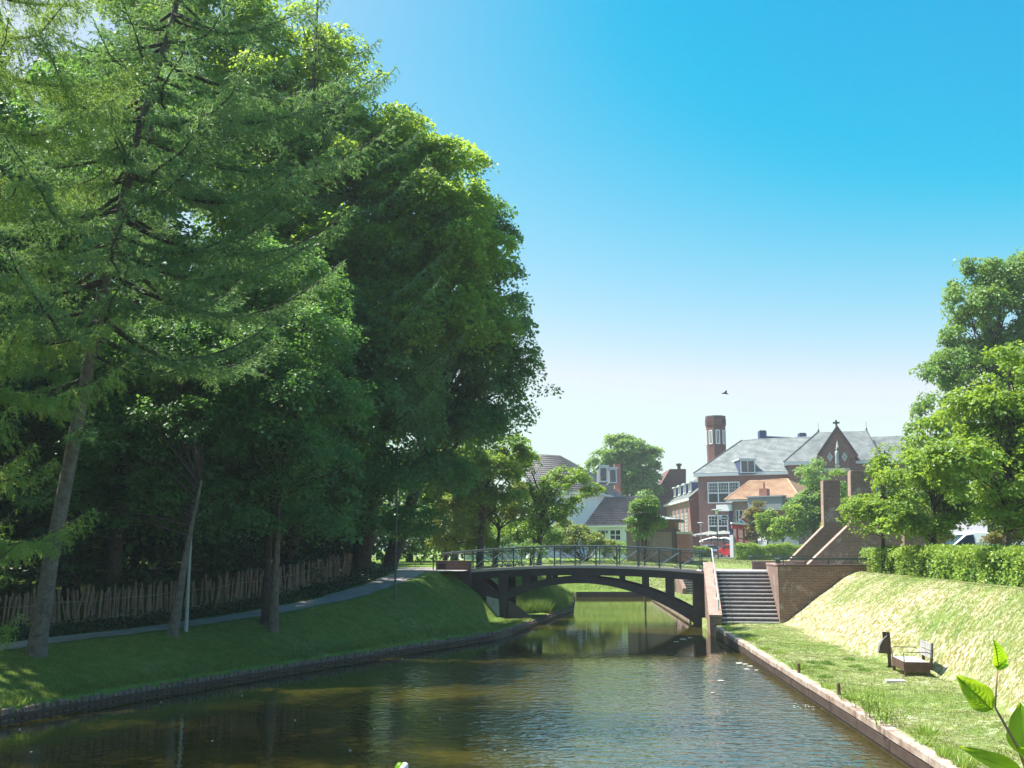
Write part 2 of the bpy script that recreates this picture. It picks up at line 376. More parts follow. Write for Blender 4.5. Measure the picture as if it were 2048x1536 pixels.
X = np.array(rows); Y = np.repeat(ys[:, None], X.shape[1], 1); Z = gz(X, Y)
nr, nc = X.shape
idx = np.arange(nr*nc).reshape(nr, nc)
F = np.stack([idx[:-1, :-1], idx[:-1, 1:], idx[1:, 1:], idx[1:, :-1]], -1).reshape(-1, 4)
def dry_glare(x, y):
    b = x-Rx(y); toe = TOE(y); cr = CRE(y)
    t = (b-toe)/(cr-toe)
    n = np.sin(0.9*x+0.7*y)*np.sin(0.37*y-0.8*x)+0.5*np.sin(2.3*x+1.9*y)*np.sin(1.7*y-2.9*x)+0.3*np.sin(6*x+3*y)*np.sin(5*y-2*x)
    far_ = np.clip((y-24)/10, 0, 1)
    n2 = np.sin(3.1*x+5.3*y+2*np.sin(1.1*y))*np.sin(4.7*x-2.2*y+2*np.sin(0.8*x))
    d = (0.30+0.85*far_)*np.exp(-((t-0.22)/0.22)**2) + 0.30*np.exp(-((t-0.70)/0.18)**2) + 0.34*n + 0.24*n2 + 0.16  # pale lower band: dry straw plus sun glare put into the colour
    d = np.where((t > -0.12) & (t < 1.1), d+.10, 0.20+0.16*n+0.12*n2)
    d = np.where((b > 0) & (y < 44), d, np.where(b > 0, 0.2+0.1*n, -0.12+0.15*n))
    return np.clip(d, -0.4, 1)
def ground_material():
    m, nt, b = new_mat('grass_ground')
    n1 = noise(nt, 0.6, 6, 0.7); n2 = noise(nt, 7, 6, 0.8); n3 = noise(nt, 3.0, 5, 0.7)
    c = ramp(nt, n3, [(0.3, (0.07, 0.13, 0.022)), (0.55, (0.14, 0.21, 0.042)), (0.75, (0.22, 0.27, 0.07))])
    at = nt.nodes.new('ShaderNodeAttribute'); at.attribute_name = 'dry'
    dry_glare_col = ramp(nt, n2, [(0.38, (0.16, 0.14, 0.04)), (0.5, (0.34, 0.29, 0.13)), (0.62, (0.62, 0.62, 0.56))])  # straw tones; the near-white end also paints overexposed sunlight
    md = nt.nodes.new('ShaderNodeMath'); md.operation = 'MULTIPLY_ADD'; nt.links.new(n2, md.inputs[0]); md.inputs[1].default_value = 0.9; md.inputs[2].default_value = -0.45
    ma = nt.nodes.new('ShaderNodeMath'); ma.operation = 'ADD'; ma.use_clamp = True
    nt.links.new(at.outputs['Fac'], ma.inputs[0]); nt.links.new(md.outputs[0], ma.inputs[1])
    c = mix(nt, ma.outputs[0], c, dry_glare_col)
    c = mix(nt, 0.4, c, ramp(nt, n2, [(0.25, (0.15,)*3), (0.75, (0.85,)*3)]), 'OVERLAY')
    nt.links.new(c, b.inputs['Base Color']); b.inputs['Roughness'].default_value = 0.95; b.inputs['Specular IOR Level'].default_value = 0.1
    bump(nt, b, n2, 0.8, 0.05); return m
M['ground'] = ground_material()
g = tri_mesh('ground', np.stack([X, Y, Z], -1).reshape(-1, 3), F, M['ground'], attrs={'dry': dry_glare(X, Y).ravel()}, smooth=False)
tag(g, kind='structure')

# water
def water_material():
    m, nt, b = new_mat('canal_water')
    g = nt.nodes.new('ShaderNodeNewGeometry')
    mp = nt.nodes.new('ShaderNodeMapping'); nt.links.new(g.outputs['Position'], mp.inputs[0]); mp.inputs['Scale'].default_value = (0.8, 1.15, 1.0); mp.inputs['Rotation'].default_value = (0, 0, 0.12)
    w1 = noise(nt, 3.6, 2, 0.5, mp.outputs[0], 0.5); w2 = noise(nt, 9.0, 2, 0.5, mp.outputs[0], 0.4); w3 = noise(nt, 0.22, 3, 0.5)
    sep = nt.nodes.new('ShaderNodeSeparateXYZ'); nt.links.new(g.outputs['Position'], sep.inputs[0])
    # wind reaches the open water before the bridge; sheltered below it and along the wooded bank
    r1 = nt.nodes.new('ShaderNodeMapRange'); r1.interpolation_type = 'SMOOTHSTEP'
    nt.links.new(sep.outputs[1], r1.inputs[0]); r1.inputs[1].default_value = 37.5; r1.inputs[2].default_value = 32.0; r1.inputs[3].default_value = 0.06; r1.inputs[4].default_value = 1.0
    xs = nt.nodes.new('ShaderNodeMath'); xs.operation = 'MULTIPLY_ADD'; nt.links.new(w3, xs.inputs[0]); xs.inputs[1].default_value = 4.0; nt.links.new(sep.outputs[0], xs.inputs[2])
    r2 = nt.nodes.new('ShaderNodeMapRange'); r2.interpolation_type = 'SMOOTHSTEP'
    nt.links.new(xs.outputs[0], r2.inputs[0]); r2.inputs[1].default_value = -3.5; r2.inputs[2].default_value = 2.5; r2.inputs[3].default_value = 0.12; r2.inputs[4].default_value = 1.0
    mu = nt.nodes.new('ShaderNodeMath'); mu.operation = 'MULTIPLY'; nt.links.new(r1.outputs[0], mu.inputs[0]); nt.links.new(r2.outputs[0], mu.inputs[1])
    h = nt.nodes.new('ShaderNodeMath'); h.operation = 'MULTIPLY_ADD'; nt.links.new(w2, h.inputs[0]); h.inputs[1].default_value = 0.25; nt.links.new(w1, h.inputs[2])
    bp = nt.nodes.new('ShaderNodeBump'); bp.inputs['Distance'].default_value = 0.034
    nt.links.new(mu.outputs[0], bp.inputs['Strength']); nt.links.new(h.outputs[0], bp.inputs['Height'])
    nt.links.new(bp.outputs[0], b.inputs['Normal'])
    c = ramp(nt, noise(nt, 0.35, 4, 0.6), [(0.35, (0.026, 0.023, 0.004)), (0.65, (0.050, 0.043, 0.006))])
    nt.links.new(c, b.inputs['Base Color']); b.inputs['Roughness'].default_value = 0.02; b.inputs['IOR'].default_value = 4.4
    b.inputs['Specular IOR Level'].default_value = 0.5
    return m
M['water'] = water_material()
wy = np.concatenate([np.arange(-12, 78.2, 1.5), [78.2]])
wv = []; 
for y in wy: wv += [(float(Lx(y))-0.3, y, 0.0), (float(Rx(y))+0.3, y, 0.0)]
wf = np.array([[2*i, 2*i+1, 2*i+3, 2*i+2] for i in range(len(wy)-1)])
tag(tri_mesh('water', np.array(wv), wf, M['water']), kind='structure')

# gravel promenade on the left bank, sheet 2 cm above the turf
def ribbon(name, ycs, xin, xout, mat, lift=0.02, nx=4):
    vs = []; n = nx+1
    for y in ycs:
        x0, x1 = xin(y), xout(y)
        for k in range(n):
            x = x0+(x1-x0)*k/nx; vs.append((x, y, float(gz(x, y))+lift))
    fs = np.array([[i*n+k, i*n+k+1, (i+1)*n+k+1, (i+1)*n+k] for i in range(len(ycs)-1) for k in range(nx)])
    return tri_mesh(name, np.array(vs), fs, mat)
tag(ribbon('promenade', np.arange(-10, 47.2, 0.25), lambda y: Lx(y)-APc(y)-0.85+0.06*np.sin(y*1.7)+0.04*np.sin(y*4.1), lambda y: Lx(y)-APc(y)+0.48+0.07*np.sin(y*1.3)+0.05*np.sin(y*3.7), M['path']), kind='structure')
def sheet(name, pts, z, mat):
    o = MB().add([(x, y, z) for x, y in pts], [tuple(range(len(pts)))]).build(name, mat); return tag(o, kind='structure')
sheet('path', [(-30, 47.3), (-2.3, 47.3), (-1.9, 56.2), (-30, 58)], 2.625, M['path'])
sheet('pavement', [(8.9, 49.15), (16.2, 48.1), (17.6, 53.0), (9.9, 54.3)], 2.604, M['path'])
sheet('road', [(5, 104), (90, 100), (90, 128), (5, 131)], 2.612, M['asphalt'])
sheet('square', [(-20, 131.2), (90, 128.2), (90, 140), (-20, 145)], 2.616, M['path'])
MB().prism([(5, 103.7, 2.55), (90, 99.7, 2.55), (90, 99.98, 2.55), (5, 103.98, 2.55)], (0, 0, 0.17)).build('kerb', M['concrete'])['kind'] = 'structure'

def GT(u, v):
    """where the line of sight through a pixel of the photograph meets the terrain"""
    r = ray(u, v); D = 8.0
    while D < 200:
        k = D/r.y; x = r.x*k; z = CAM_Z+r.z*k
        if z <= float(gz(x, D)): break
        D += 0.03
    return Vector((x, D, float(gz(x, D))))
# ------------------------------------------------------------------ banks
def shared(name, me, mat_unused, parent, loc, rot=(0, 0, 0), scale=(1, 1, 1)):
    o = bpy.data.objects.new(name, me); C.objects.link(o)
    o.parent = parent; o.location = Vector(loc)-(parent.location if parent.type == 'EMPTY' else Vector((0, 0, 0)))
    o.rotation_euler = rot; o.scale = scale; return o
def unit_mesh(name, mb, mat):
    o = mb.build(name, mat); me = o.data; bpy.data.objects.remove(o); return me
def arc_points(fx, y0, y1, step):
    out = []; y = y0
    while y < y1:
        x = float(fx(y)); x2 = float(fx(y+0.1)); d = math.hypot(x2-x, 0.1)
        out.append((x, y, math.atan2(0.1, x2-x))); y += step*0.1/d
    return out
# left revetment of upright stakes with two walers
rev = thing('timber_revetment', 'weathered timber revetment of upright stakes along the shaded left bank of the canal', 'revetment', (float(Lx(20)), 20, 0))
def stake_mesh(k):
    w = 0.062+0.008*k; mb = MB()
    mb.tube([(0, 0, -0.5), (0.004*k, 0, 0), (0, 0.006, 0.24+0.010*k), (0, 0.006, 0.265+0.010*k)], [w, w, w*0.95, w*0.6], 7)
    return unit_mesh('stake', mb, M['stake'])
SM = [stake_mesh(k) for k in range(4)]
for x, y, a in arc_points(Lx, 17.0, 56.0, 0.178):
    shared('stake', random.choice(SM), None, rev, (x+0.06+random.uniform(-.012, .012), y, random.uniform(-.035, .03)), (random.uniform(-.05, .05), random.uniform(-.05, .05), random.uniform(0, 6)))
for zz, nm in ((0.13, 'waler'), (-0.02, 'waler')):
    pts = arc_points(Lx, 10, 62, 4.0)
    for i in range(len(pts)-1):
        a, b = pts[i], pts[i+1]
        MB().bar((a[0]+0.17, a[1], zz+random.uniform(-.01, .01)), (b[0]+0.17, b[1]-0.02, zz+random.uniform(-.01, .01)), 0.07, 0.10).build(nm, M['quay_dark'], rev, bevel=0.008)
# near and far stretches of the same revetment: too small / off frame to single out
mb = MB()
for rng_ in ((-10, 17.0, 0.18), (56.2, 78, 0.18)):
    for x, y, a in arc_points(Lx, *rng_): mb.box(x-0.02, x+0.14, y-0.07, y+0.07, -0.5, 0.25+random.uniform(-.03, .03))
o = mb.build('stake_row', M['stake'], rev); o['kind'] = 'stuff'
# right quay: cap planks + upright boards
quay = thing('quay_edge', 'low plank quay edging with pale weathered cap boards along the sunny right bank', 'quay edge', (float(Rx(20)), 20, 0))
pts = arc_points(Rx, 8, 43.6, 2.2)
CAPM = []
for i in range(len(pts)-1):
    a, b = pts[i], pts[i+1]; j = random.uniform(-.012, .012)
    o = MB().bar((a[0]+0.06+j, a[1]+0.008, 0.36+j), (b[0]+0.06+j, b[1]-0.008, 0.36+j*0.5), 0.22, 0.15).build('cap_board', M['quay'], quay, bevel=0.012)
for i in range(len(pts)-1):
    a, b = pts[i], pts[i+1]
    MB().bar((a[0]-0.012, a[1]+0.012, 0.17), (b[0]-0.012, b[1]-0.012, 0.17), 0.05, 0.2).build('face_board', M['quay_dark'], quay, bevel=0.01)  # dark tone paints the shaded gap line below the cap boards
BM = unit_mesh('upright_board', MB().box(-0.022, 0.022, -0.155, 0.155, -0.6, 0.262), M['quay_dark'])
for x, y, a in arc_points(Rx, 12, 43.6, 0.32):
    shared('upright_board', BM, None, quay, (x+0.02, y, random.uniform(-.01, .005)), (0, 0, a-math.pi/2))
mb = MB()
for rr in ((-8, 8), (53.0, 78.0)):
    pp = arc_points(Rx, rr[0], rr[1], 2.5)
    for i in range(len(pp)-1):
        mb.bar((pp[i][0]+0.06, pp[i][1], 0.36), (pp[i+1][0]+0.06, pp[i+1][1]-.01, 0.36), 0.26, 0.16)
        mb.bar((pp[i][0]+0.02, pp[i][1], -0.1), (pp[i+1][0]+0.02, pp[i+1][1]-.01, -0.1), 0.05, 0.72)
o = mb.build('quay_run', M['quay'], quay); o['kind'] = 'stuff'
mb = MB(); mb.box(4.9, 11.2, 77.95, 78.15, -0.5, 0.38)
tag(mb.build('head_wall', M['quay_dark']), 'low dark timber edging closing the far end of the canal', 'edging')

# ------------------------------------------------------------------ chestnut paling fence
fence = thing('paling_fence', 'low chestnut paling fence of uneven upright pickets behind the left promenade', 'fence', (float(Lx(30)-APc(30)-1.9), 30, 1.2))
PM = []
for k in range(5):
    r = 0.026+0.004*k
    mb = MB(); lean = random.uniform(-.02, .02); h = 1.12+0.04*k
    mb.tube([(0, 0, -0.1), (lean*0.5, 0, h*0.5), (lean, 0.004, h-0.06), (lean*1.1, 0, h)], [r, r*random.uniform(.85, 1.1), r*0.9, r*0.25], 6)
    PM.append(unit_mesh('picket', mb, M['picket']))
fpts = arc_points(lambda y: Lx(y)-APc(y)-2.0, 20.8, 43.4, 0.092)
for i, (x, y, a) in enumerate(fpts):
    w = math.sin(y*1.3)*0.09+math.sin(y*0.43)*0.10
    shared('picket', random.choice(PM), None, fence, (x, y, float(gz(x, y))-0.02+random.uniform(-.04, .04)), (random.gauss(0, .03)+w*0.5, random.gauss(0, .035)+w, random.uniform(0, 6)), (1, 1, random.uniform(.93, 1.08)))
for zz in (0.3, 0.85):
    mb = MB(); mb.tube([(x+0.03, y-0.03, float(gz(x, y))+zz+0.02*math.sin(y*3)) for x, y, a in fpts[::4]], 0.006, 5); mb.build('wire', M['galv'], fence)
for x, y, a in fpts[::26]:
    mb = MB(); z = float(gz(x, y)); mb.tube([(x-0.08, y+0.06, z-.2), (x-0.08, y+0.06, z+1.2)], [0.05, 0.045], 8); mb.build('fence_post', M['picket'], fence)

# ------------------------------------------------------------------ footbridge
NE = Vector((9.25, 48.9, 0)); BL = 11.37; BW = 3.0
BO = NE - E1*BL
BF = Matrix(((E1.x, E2.x, 0, BO.x), (E1.y, E2.y, 0, BO.y), (0, 0, 1, 0), (0, 0, 0, 1)))
def deck_z(t): return 2.80 - 0.25*((t-5.5)/5.7)**2
def arch_z(t): return 2.0 - 0.0617*(t-5.35)**2
bridge = thing('footbridge', 'dark arched footbridge with steel railings crossing the canal', 'bridge', BO)
N = 24
def strip(t0, t1, ftop, fbot, y0, y1, n=N):
    mb = MB(BF)
    for i in range(n):
        a = t0+(t1-t0)*i/n; b = t0+(t1-t0)*(i+1)/n
        mb.add([(a, y0, fbot(a)), (b, y0, fbot(b)), (b, y1, fbot(b)), (a, y1, fbot(a)), (a, y0, ftop(a)), (b, y0, ftop(b)), (b, y1, ftop(b)), (a, y1, ftop(a))],
               [(0, 3, 2, 1), (4, 5, 6, 7), (0, 1, 5, 4), (2, 3, 7, 6)] + ([(3, 0, 4, 7)] if i == 0 else []) + ([(1, 2, 6, 5)] if i == n-1 else []))
    return mb
strip(-0.1, BL+0.1, deck_z, lambda t: deck_z(t)-0.12, 0.12, BW-0.12).build('deck', M['path'], bridge)
for y0 in (0.0, BW-0.16):
    strip(-0.1, BL+0.05, lambda t: deck_z(t)+0.05, lambda t: deck_z(t)-0.07, y0-0.06, y0+0.17).build('edge_beam', M['deck'], bridge)
    strip(-0.1, BL+0.05, lambda t: deck_z(t)-0.073, lambda t: deck_z(t)-0.42, y0, y0+0.14).build('girder', M['conc_dark'], bridge)
    th = lambda t: arch_z(t)+0.30+0.012*(t-5.35)**2
    strip(1.75, 11.1, th, arch_z, y0+0.02, y0+0.32, 32).build('arch_rib', M['conc_dark'], bridge)
    for t0, t1 in ((1.32, 1.78), (2.51, 2.91), (3.7, 3.98), (4.95, 6.2), (7.29, 7.46), (8.38, 8.68), (9.5, 9.93)):
        b0 = 0.35 if t0 < 2 else min(th(t0), th(t1))-0.15
        mb = MB(BF); mb.add([(t0, y0+.06, b0), (t1, y0+.06, b0), (t1, y0+.28, b0), (t0, y0+.28, b0)] + [(t0, y0+.06, deck_z(t0)-.40), (t1, y0+.06, deck_z(t1)-.40), (t1, y0+.28, deck_z(t1)-.40), (t0, y0+.28, deck_z(t0)-.40)],
               [(0, 3, 2, 1), (4, 5, 6, 7), (0, 1, 5, 4), (1, 2, 6, 5), (2, 3, 7, 6), (3, 0, 4, 7)])
        mb.build('spandrel_post', M['conc_dark'], bridge)
    mb = MB(BF); mb.prism([(-0.1, y0+.03, 2.2), (0.35, y0+.03, 2.2), (1.5, y0+.03, 1.25), (1.33, y0+.03, 0.9), (-0.1, y0+.03, 1.9)], (0, .24, 0)); mb.build('strut', M['conc_dark'], bridge)
mb = MB(BF); mb.box(10.85, 11.37, 0.05, BW-0.05, -0.8, 2.2); mb.build('abutment', M['conc_dark'], bridge)
mb = MB(BF); mb.box(-0.4, 0.05, 0.0, BW, 0.6, 2.2); mb.build('abutment', M['conc_dark'], bridge)
mb = MB(BF); mb.prism([(0.75, -0.05, 1.35), (1.34, -0.05, 1.2), (1.42, -0.05, 0.1), (1.28, -0.05, 0.1), (0.75, -0.05, 0.9)], (0, BW+.1, 0)); mb.build('footing', M['concrete'], bridge)
# bank below the near-left end is faced with dark brick
mb = MB(BF); mb.prism([(-0.2, 0.28, 2.2), (0.4, 0.28, 2.2), (3.0, 0.28, 0.3), (3.0, 0.28, -0.3), (-0.2, 0.28, -0.3)], (0, .2, 0)); 
mb.build('revetment_wall', M['brick_dark'], bridge)
for y0, sgn in ((0.05, 1), (BW-0.05, -1)):
    hz = lambda t: deck_z(t)+0.99
    mb = MB(BF); mb.tube([(t, y0, hz(t)) for t in np.linspace(-1.55, BL+0.05, 26)], 0.042, 8); mb.build('handrail', M['steel'], bridge)
    mb = MB(BF); mb.tube([(t, y0, hz(t)-0.13) for t in np.linspace(-1.5, BL, 26)], 0.014, 6); mb.build('upper_rail', M['steel'], bridge)
    mb = MB(BF); mb.tube([(t, y0, deck_z(t)+0.16) for t in np.linspace(0.0, BL, 26)], 0.014, 6); mb.build('lower_rail', M['steel'], bridge)
    for i in range(-1, 12):
        t = 0.05+i*1.02
        mb = MB(BF); mb.box(t-.03, t+.03, y0-.04, y0+.04, (deck_z(t)-0.1 if i >= 0 else 2.9), hz(t)-.02); mb.build('baluster_post', M['steel'], bridge)
        if 0 <= i < 11:
            t2 = t+1.02
            mb = MB(BF); mb.bar((t+.03, y0-.012*sgn, deck_z(t)+.17), (t2-.03, y0-.012*sgn, hz(t2)-.14), .03, .035); mb.build('diagonal_brace', M['galv'], bridge)  # rising braces get paler metal: sunlight on them put into the colour
            mb = MB(BF); mb.bar((t+.03, y0+.012*sgn, hz(t)-.14), (t2-.03, y0+.012*sgn, deck_z(t2)+.17), .022, .025); mb.build('diagonal_brace', M['steel'], bridge)
# brick parapet at the left end
par = thing('brick_parapet', 'low dark brick parapet at the left end of the footbridge', 'parapet', BF @ Vector((-1.0, 0, 2.5)))
mb = MB(BF); mb.box(-1.75, -0.02, -0.35, 0.1, 1.2, 3.02); mb.build('wall', M['brick_dark'], par)
mb = MB(BF); mb.box(-1.78, 0.0, -0.38, 0.13, 3.022, 3.08); mb.build('coping', M['brick_dark'], par)
mb = MB(BF); mb.box(-1.62, -1.25, -0.375, -0.352, 2.62, 2.92); mb.build('recess_panel', M['black'], par)
mb = MB(BF); mb.box(0.0, 1.55, -0.02, 0.0, 2.6, 2.72); 
mb = MB(BF); mb.tube([(-1.9, -0.3, 2.4), (-1.9, -0.3, 3.35)], 0.03, 8); tag(mb.build('bollard_post', M['black']), 'slim black post standing at the end of the brick parapet', 'post')

# ------------------------------------------------------------------ stairs on the right bank
st = thing('stone_stairs', 'wide flight of dark steps with pale nosings beside the right end of the bridge', 'stairs', S0)
NS = 14; R_ = 2.2/NS; GO = 4.6/NS
for i in range(NS):
    mb = MB(SF); mb.box(0.0, 2.45, GO*i, 4.75, 0.40+R_*i-0.02 if i else 0.2, 0.40+R_*(i+1)-0.050)
    s_ = mb.build('step', M['step'], st)
    mb = MB(SF); mb.box(0.05, 2.42, GO*i-0.015, GO*i+0.14, 0.40+R_*(i+1)-0.048, 0.40+R_*(i+1)+0.002)
    mb.build('nosing', M['nosing'], s_)
# left cheek wall, its top falling with the flight
cw = thing('stair_cheek_wall', 'sunlit sloping brick cheek wall between the stairs and the bridge, carrying a handrail', 'wall', SF @ Vector((-0.3, 0, 0)))
mb = MB(SF); mb.prism([(-0.52, -0.42, -0.6), (-0.52, -0.42, 0.80), (-0.52, 0.0, 0.95), (-0.52, 4.4, 2.95), (-0.52, 5.0, 2.95), (-0.52, 5.0, -0.6)], (0.50, 0, 0)); mb.build('wall', M['brick'], cw)
mb = MB(SF); mb.prism([(-0.545, -0.44, 0.803), (-0.545, 0.0, 0.953), (-0.545, 4.4, 2.953), (-0.545, 5.0, 2.953), (-0.545, 5.0, 3.02), (-0.545, 4.4, 3.02), (-0.545, 0.0, 1.02), (-0.545, -0.44, 0.87)], (0.55, 0, 0)); mb.build('coping', M['coping'], cw)
mb = MB(SF); mb.tube([(-0.12, -0.25, 1.05), (-0.12, -0.2, 1.5), (-0.12, 0.0, 1.66), (-0.12, 4.4, 3.66), (-0.12, 5.6, 3.66)], 0.03, 8); mb.build('handrail', M['galv'], cw)
mb = MB(SF); mb.tube([(-0.12, 0.0, 1.42), (-0.12, 4.4, 3.42)], 0.015, 6); mb.build('lower_rail', M['galv'], cw)
for q in (0.05, 1.15, 2.25, 3.35, 4.4, 5.5):
    z = 0.98+min(q, 4.4)*2.0/4.4; mb = MB(SF); mb.tube([(-0.12, q, z), (-0.12, q, z+0.68)], 0.018, 6); mb.build('rail_post', M['steel'], cw)
# right cheek / wing wall
ww = thing('wing_wall', 'broad brown brick wing wall right of the stairs, grass bank rising against it', 'wall', SF @ Vector((3, 0, 0)))
mb = MB(SF); mb.box(2.45, 2.87, 0.0, 4.9, -0.3, 2.93); mb.build('cheek', M['brick'], ww)
mb = MB(SF); mb.box(2.872, 6.75, 0.02, 0.44, 0.0, 2.93); mb.build('wall', M['brick'], ww)
for i in range(14):
    a = 2.43+i*0.31; mb = MB(SF); mb.box(a, a+.304, -0.03, 0.46, 2.933, 3.0)
    mb.build('coping_stone', M['brick_dark'], ww)
for i in range(14):
    a = 0.465+i*0.31; mb = MB(SF); mb.box(2.42, 2.90, a, a+.304, 2.933, 3.0); mb.build('coping_stone', M['coping'], ww)
def low_rail(y0, s0, s1, lab, z=3.0):
    r = thing('low_railing', lab, 'railing', SF @ Vector((s0, y0, z)))
    mb = MB(SF); mb.box(s0, s1, y0-.05, y0+.05, z+.20, z+.27); mb.build('top_rail', M['steel'], r)
    for s in np.arange(s0+.12, s1, 0.95):
        mb = MB(SF); mb.box(s-.02, s+.02, y0-.02, y0+.02, z, z+.2); mb.build('rail_post', M['steel'], r)
    for k in range(4):
        mb = MB(SF); mb.box(s0-.02, s0+.03, y0+.25+k*.5, y0+.30+k*.5, z, z+.2); mb.build('rail_post', M['steel'], r)
    mb = MB(SF); mb.box(s0-.03, s0+.05, y0+.05, y0+2.2, z+.20, z+.265); mb.build('return_rail', M['steel'], r)
low_rail(0.25, 2.6, 6.5, 'flat dark metal rail on the wing wall nearest the stairs')
# second low wall behind
lw = thing('low_wall', 'low brick wall behind the stair landing with its own flat rail', 'wall', SF @ Vector((2.0, 9, 2.6)))
mb = MB(SF); mb.box(2.1, 6.0, 8.6, 9.0, 2.3, 2.98); mb.build('wall', M['brick'], lw)
mb = MB(SF); mb.box(2.07, 6.0, 8.57, 9.03, 2.982, 3.04); mb.build('coping', M['coping'], lw)
low_rail(8.8, 2.15, 5.9, 'flat dark metal rail on the low wall behind the landing', 3.04)
mb = MB(SF); mb.box(0.0, 2.42, 4.76, 5.35, 2.35, 2.61); tag(mb.build('landing_slab', M['nosing']), kind='structure')

# tall gateway walls: slabs with a raking foot and a pillar
def slab(poly_px, D, th, lab, name='gateway_wall', rake=None):
    pts = [P(u, v, D) for u, v in poly_px]; th = 0.38
    zmin = 2.5; t = thing(name, lab, 'wall', (sum(p.x for p in pts)/len(pts), D, 2.6))
    pts = [Vector((p.x, p.y, max(p.z, zmin))) for p in pts]
    MB().prism(pts[::-1], (0, th, 0)).build('wall', M['brick'], t)
    for i in rake:       # coping courses on the raking and upright left edges and the top
        a = pts[i]; b = pts[i+1]; d = (b-a); n = Vector((-d.z, 0, d.x)).normalized()
        if n.z < -0.01 or (abs(n.z) < .02 and n.x > 0): n = -n
        L_ = d.length; k = max(1, int(L_/0.5)); d = d.normalized()
        for j in range(k):
            p0 = a+d*(L_*j/k+0.003); p1 = a+d*(L_*(j+1)/k-0.003)
            MB().add([p0+n*.002+Vector((0, -.03, 0)), p1+n*.002+Vector((0, -.03, 0)), p1+n*.045+Vector((0, -.03, 0)), p0+n*.045+Vector((0, -.03, 0)),
                      p0+n*.002+Vector((0, th+.03, 0)), p1+n*.002+Vector((0, th+.03, 0)), p1+n*.045+Vector((0, th+.03, 0)), p0+n*.045+Vector((0, th+.03, 0))],
                     [(0, 1, 2, 3), (7, 6, 5, 4), (0, 4, 5, 1), (1, 5, 6, 2), (2, 6, 7, 3), (3, 7, 4, 0)]).build('coping_brick', M['coping'], t)
    return t
slab([(1572, 1136), (1574, 1128), (1649, 1053), (1647, 962), (1680, 961), (1684, 1136)], 55, 0.8, 'narrow brick pillar with a raking foot, left of the taller gateway wall', rake=(1, 2, 3))
slab([(1612, 1140), (1614, 1133), (1704, 1046), (1702, 942), (1745, 942), (1747, 1042), (1808, 1048), (1808, 1140)], 51.5, 0.8, 'tall brick gateway wall with raking foot behind the young trees', rake=(1, 2, 3))
slab([(1809, 1140), (1809, 1045), (1808, 950), (1838, 950), (1839, 1066), (1872, 1070), (1900, 1096), (1900, 1140)], 49, 0.8, 'brick gateway pillar at the right, mostly behind leaves, its wall falling away to the van', rake=(1, 2))
# steps on the far bank seen under the bridge
fs = thing('far_steps', 'small flight of pale steps on the far bank seen under the bridge', 'stairs', (13, 77, 0.4))
for i in range(8):
    MB().box(12.2, 13.9, 71.5+i*0.32, 74.6, 0.45+i*0.16, 0.45+(i+1)*0.16).build('step', M['step'], fs)
    MB().box(12.22, 13.88, 71.48+i*0.32, 71.56+i*0.32, 0.452+(i+1)*0.16, 0.475+(i+1)*0.16).build('nosing', M['nosing'], fs)
MB().prism([(11.9, 71.2, 0.0), (11.9, 71.2, 0.9), (11.9, 74.6, 2.3), (11.9, 74.6, 0)], (0.28, 0, 0)).build('cheek', M['brick'], fs)

# ------------------------------------------------------------------ bench, info post, short posts
bp = G(1822, 1352, 0.48); bx, by = bp.x, bp.y; bz = 0.49
bench = thing('bench', 'low plank bench with slatted apron and two-board backrest at the foot of the grass slope', 'bench', (bx, by, bz))
Bm = Fm((bx, by, bz), rad(-9))    # local y = along the bench (away), x = to the right
for k in range(6):
    MB(Bm).box(-0.26+k*0.098, -0.26+k*0.098+0.092, -0.62, 0.85, 0.36, 0.40).build('seat_board', M['wood'], bench, bevel=0.004)
for k in range(9):
    y0 = -0.60+k*0.16; MB(Bm).box(-0.285, -0.262, y0, y0+0.14, 0.17, 0.395).build('apron_slat', M['wood_red'], bench)
MB(Bm).box(-0.26, 0.33, -0.645, -0.622, 0.16, 0.402).build('end_panel', M['wood_red'], bench)
MB(Bm).box(-0.26, 0.33, 0.852, 0.875, 0.16, 0.402).build('end_panel', M['wood_red'], bench)
for (x, y) in ((-0.24, -0.58), (0.27, -0.58), (-0.24, 0.8), (0.27, 0.8)):
    MB(Bm).box(x-.035, x+.035, y-.03, y+.03, -0.15, 0.355).build('leg', M['wood_red'], bench)
for y in (-0.52, 0.3):
    MB(Bm).prism([(0.34, y-.03, 0.2), (0.41, y-.03, 0.2), (0.47, y-.03, 0.86), (0.41, y-.03, 0.86)], (0, .06, 0)).build('back_post', M['wood_red'], bench)
for zz in (0.50, 0.69):
    MB(Bm).prism([(0.355+(zz-.5)*.1, -0.60, zz), (0.395+(zz-.5)*.1, -0.60, zz), (0.41+(zz-.5)*.1, -0.60, zz+.165), (0.37+(zz-.5)*.1, -0.60, zz+.165)], (0, 1.1, 0)).build('back_board', M['wood'], bench)
for y in (-0.60, 0.80):
    MB(Bm).tube([(-0.27, y, 0.30), (-0.27, y, 0.62), (-0.2, y, 0.635), (0.3, y, 0.635), (0.36, y, 0.60)], 0.011, 6).build('armrest', M['black'], bench)
ps = G(1780, 1337, 0.47); px, py = ps.x, ps.y
post = thing('info_post', 'slim brown steel post with a curved fin panel beside the bench', 'sign post', (px, py, 0.45))
Pm = Fm((px, py, 0.42), rad(-14))
MB(Pm).box(-0.045, 0.045, -0.035, 0.035, 0, 1.02).build('post', M['wood_red'], post, bevel=0.004)
MB(Pm).box(-0.14, 0.045, 0.04, 0.07, 0.78, 1.02).build('back_plate', M['black'], post)
fin = [(0.05, 0.44), (0.05, 0.93), (-0.02, 0.93), (-0.09, 0.88), (-0.17, 0.78), (-0.235, 0.66), (-0.27, 0.50), (-0.27, 0.46)]
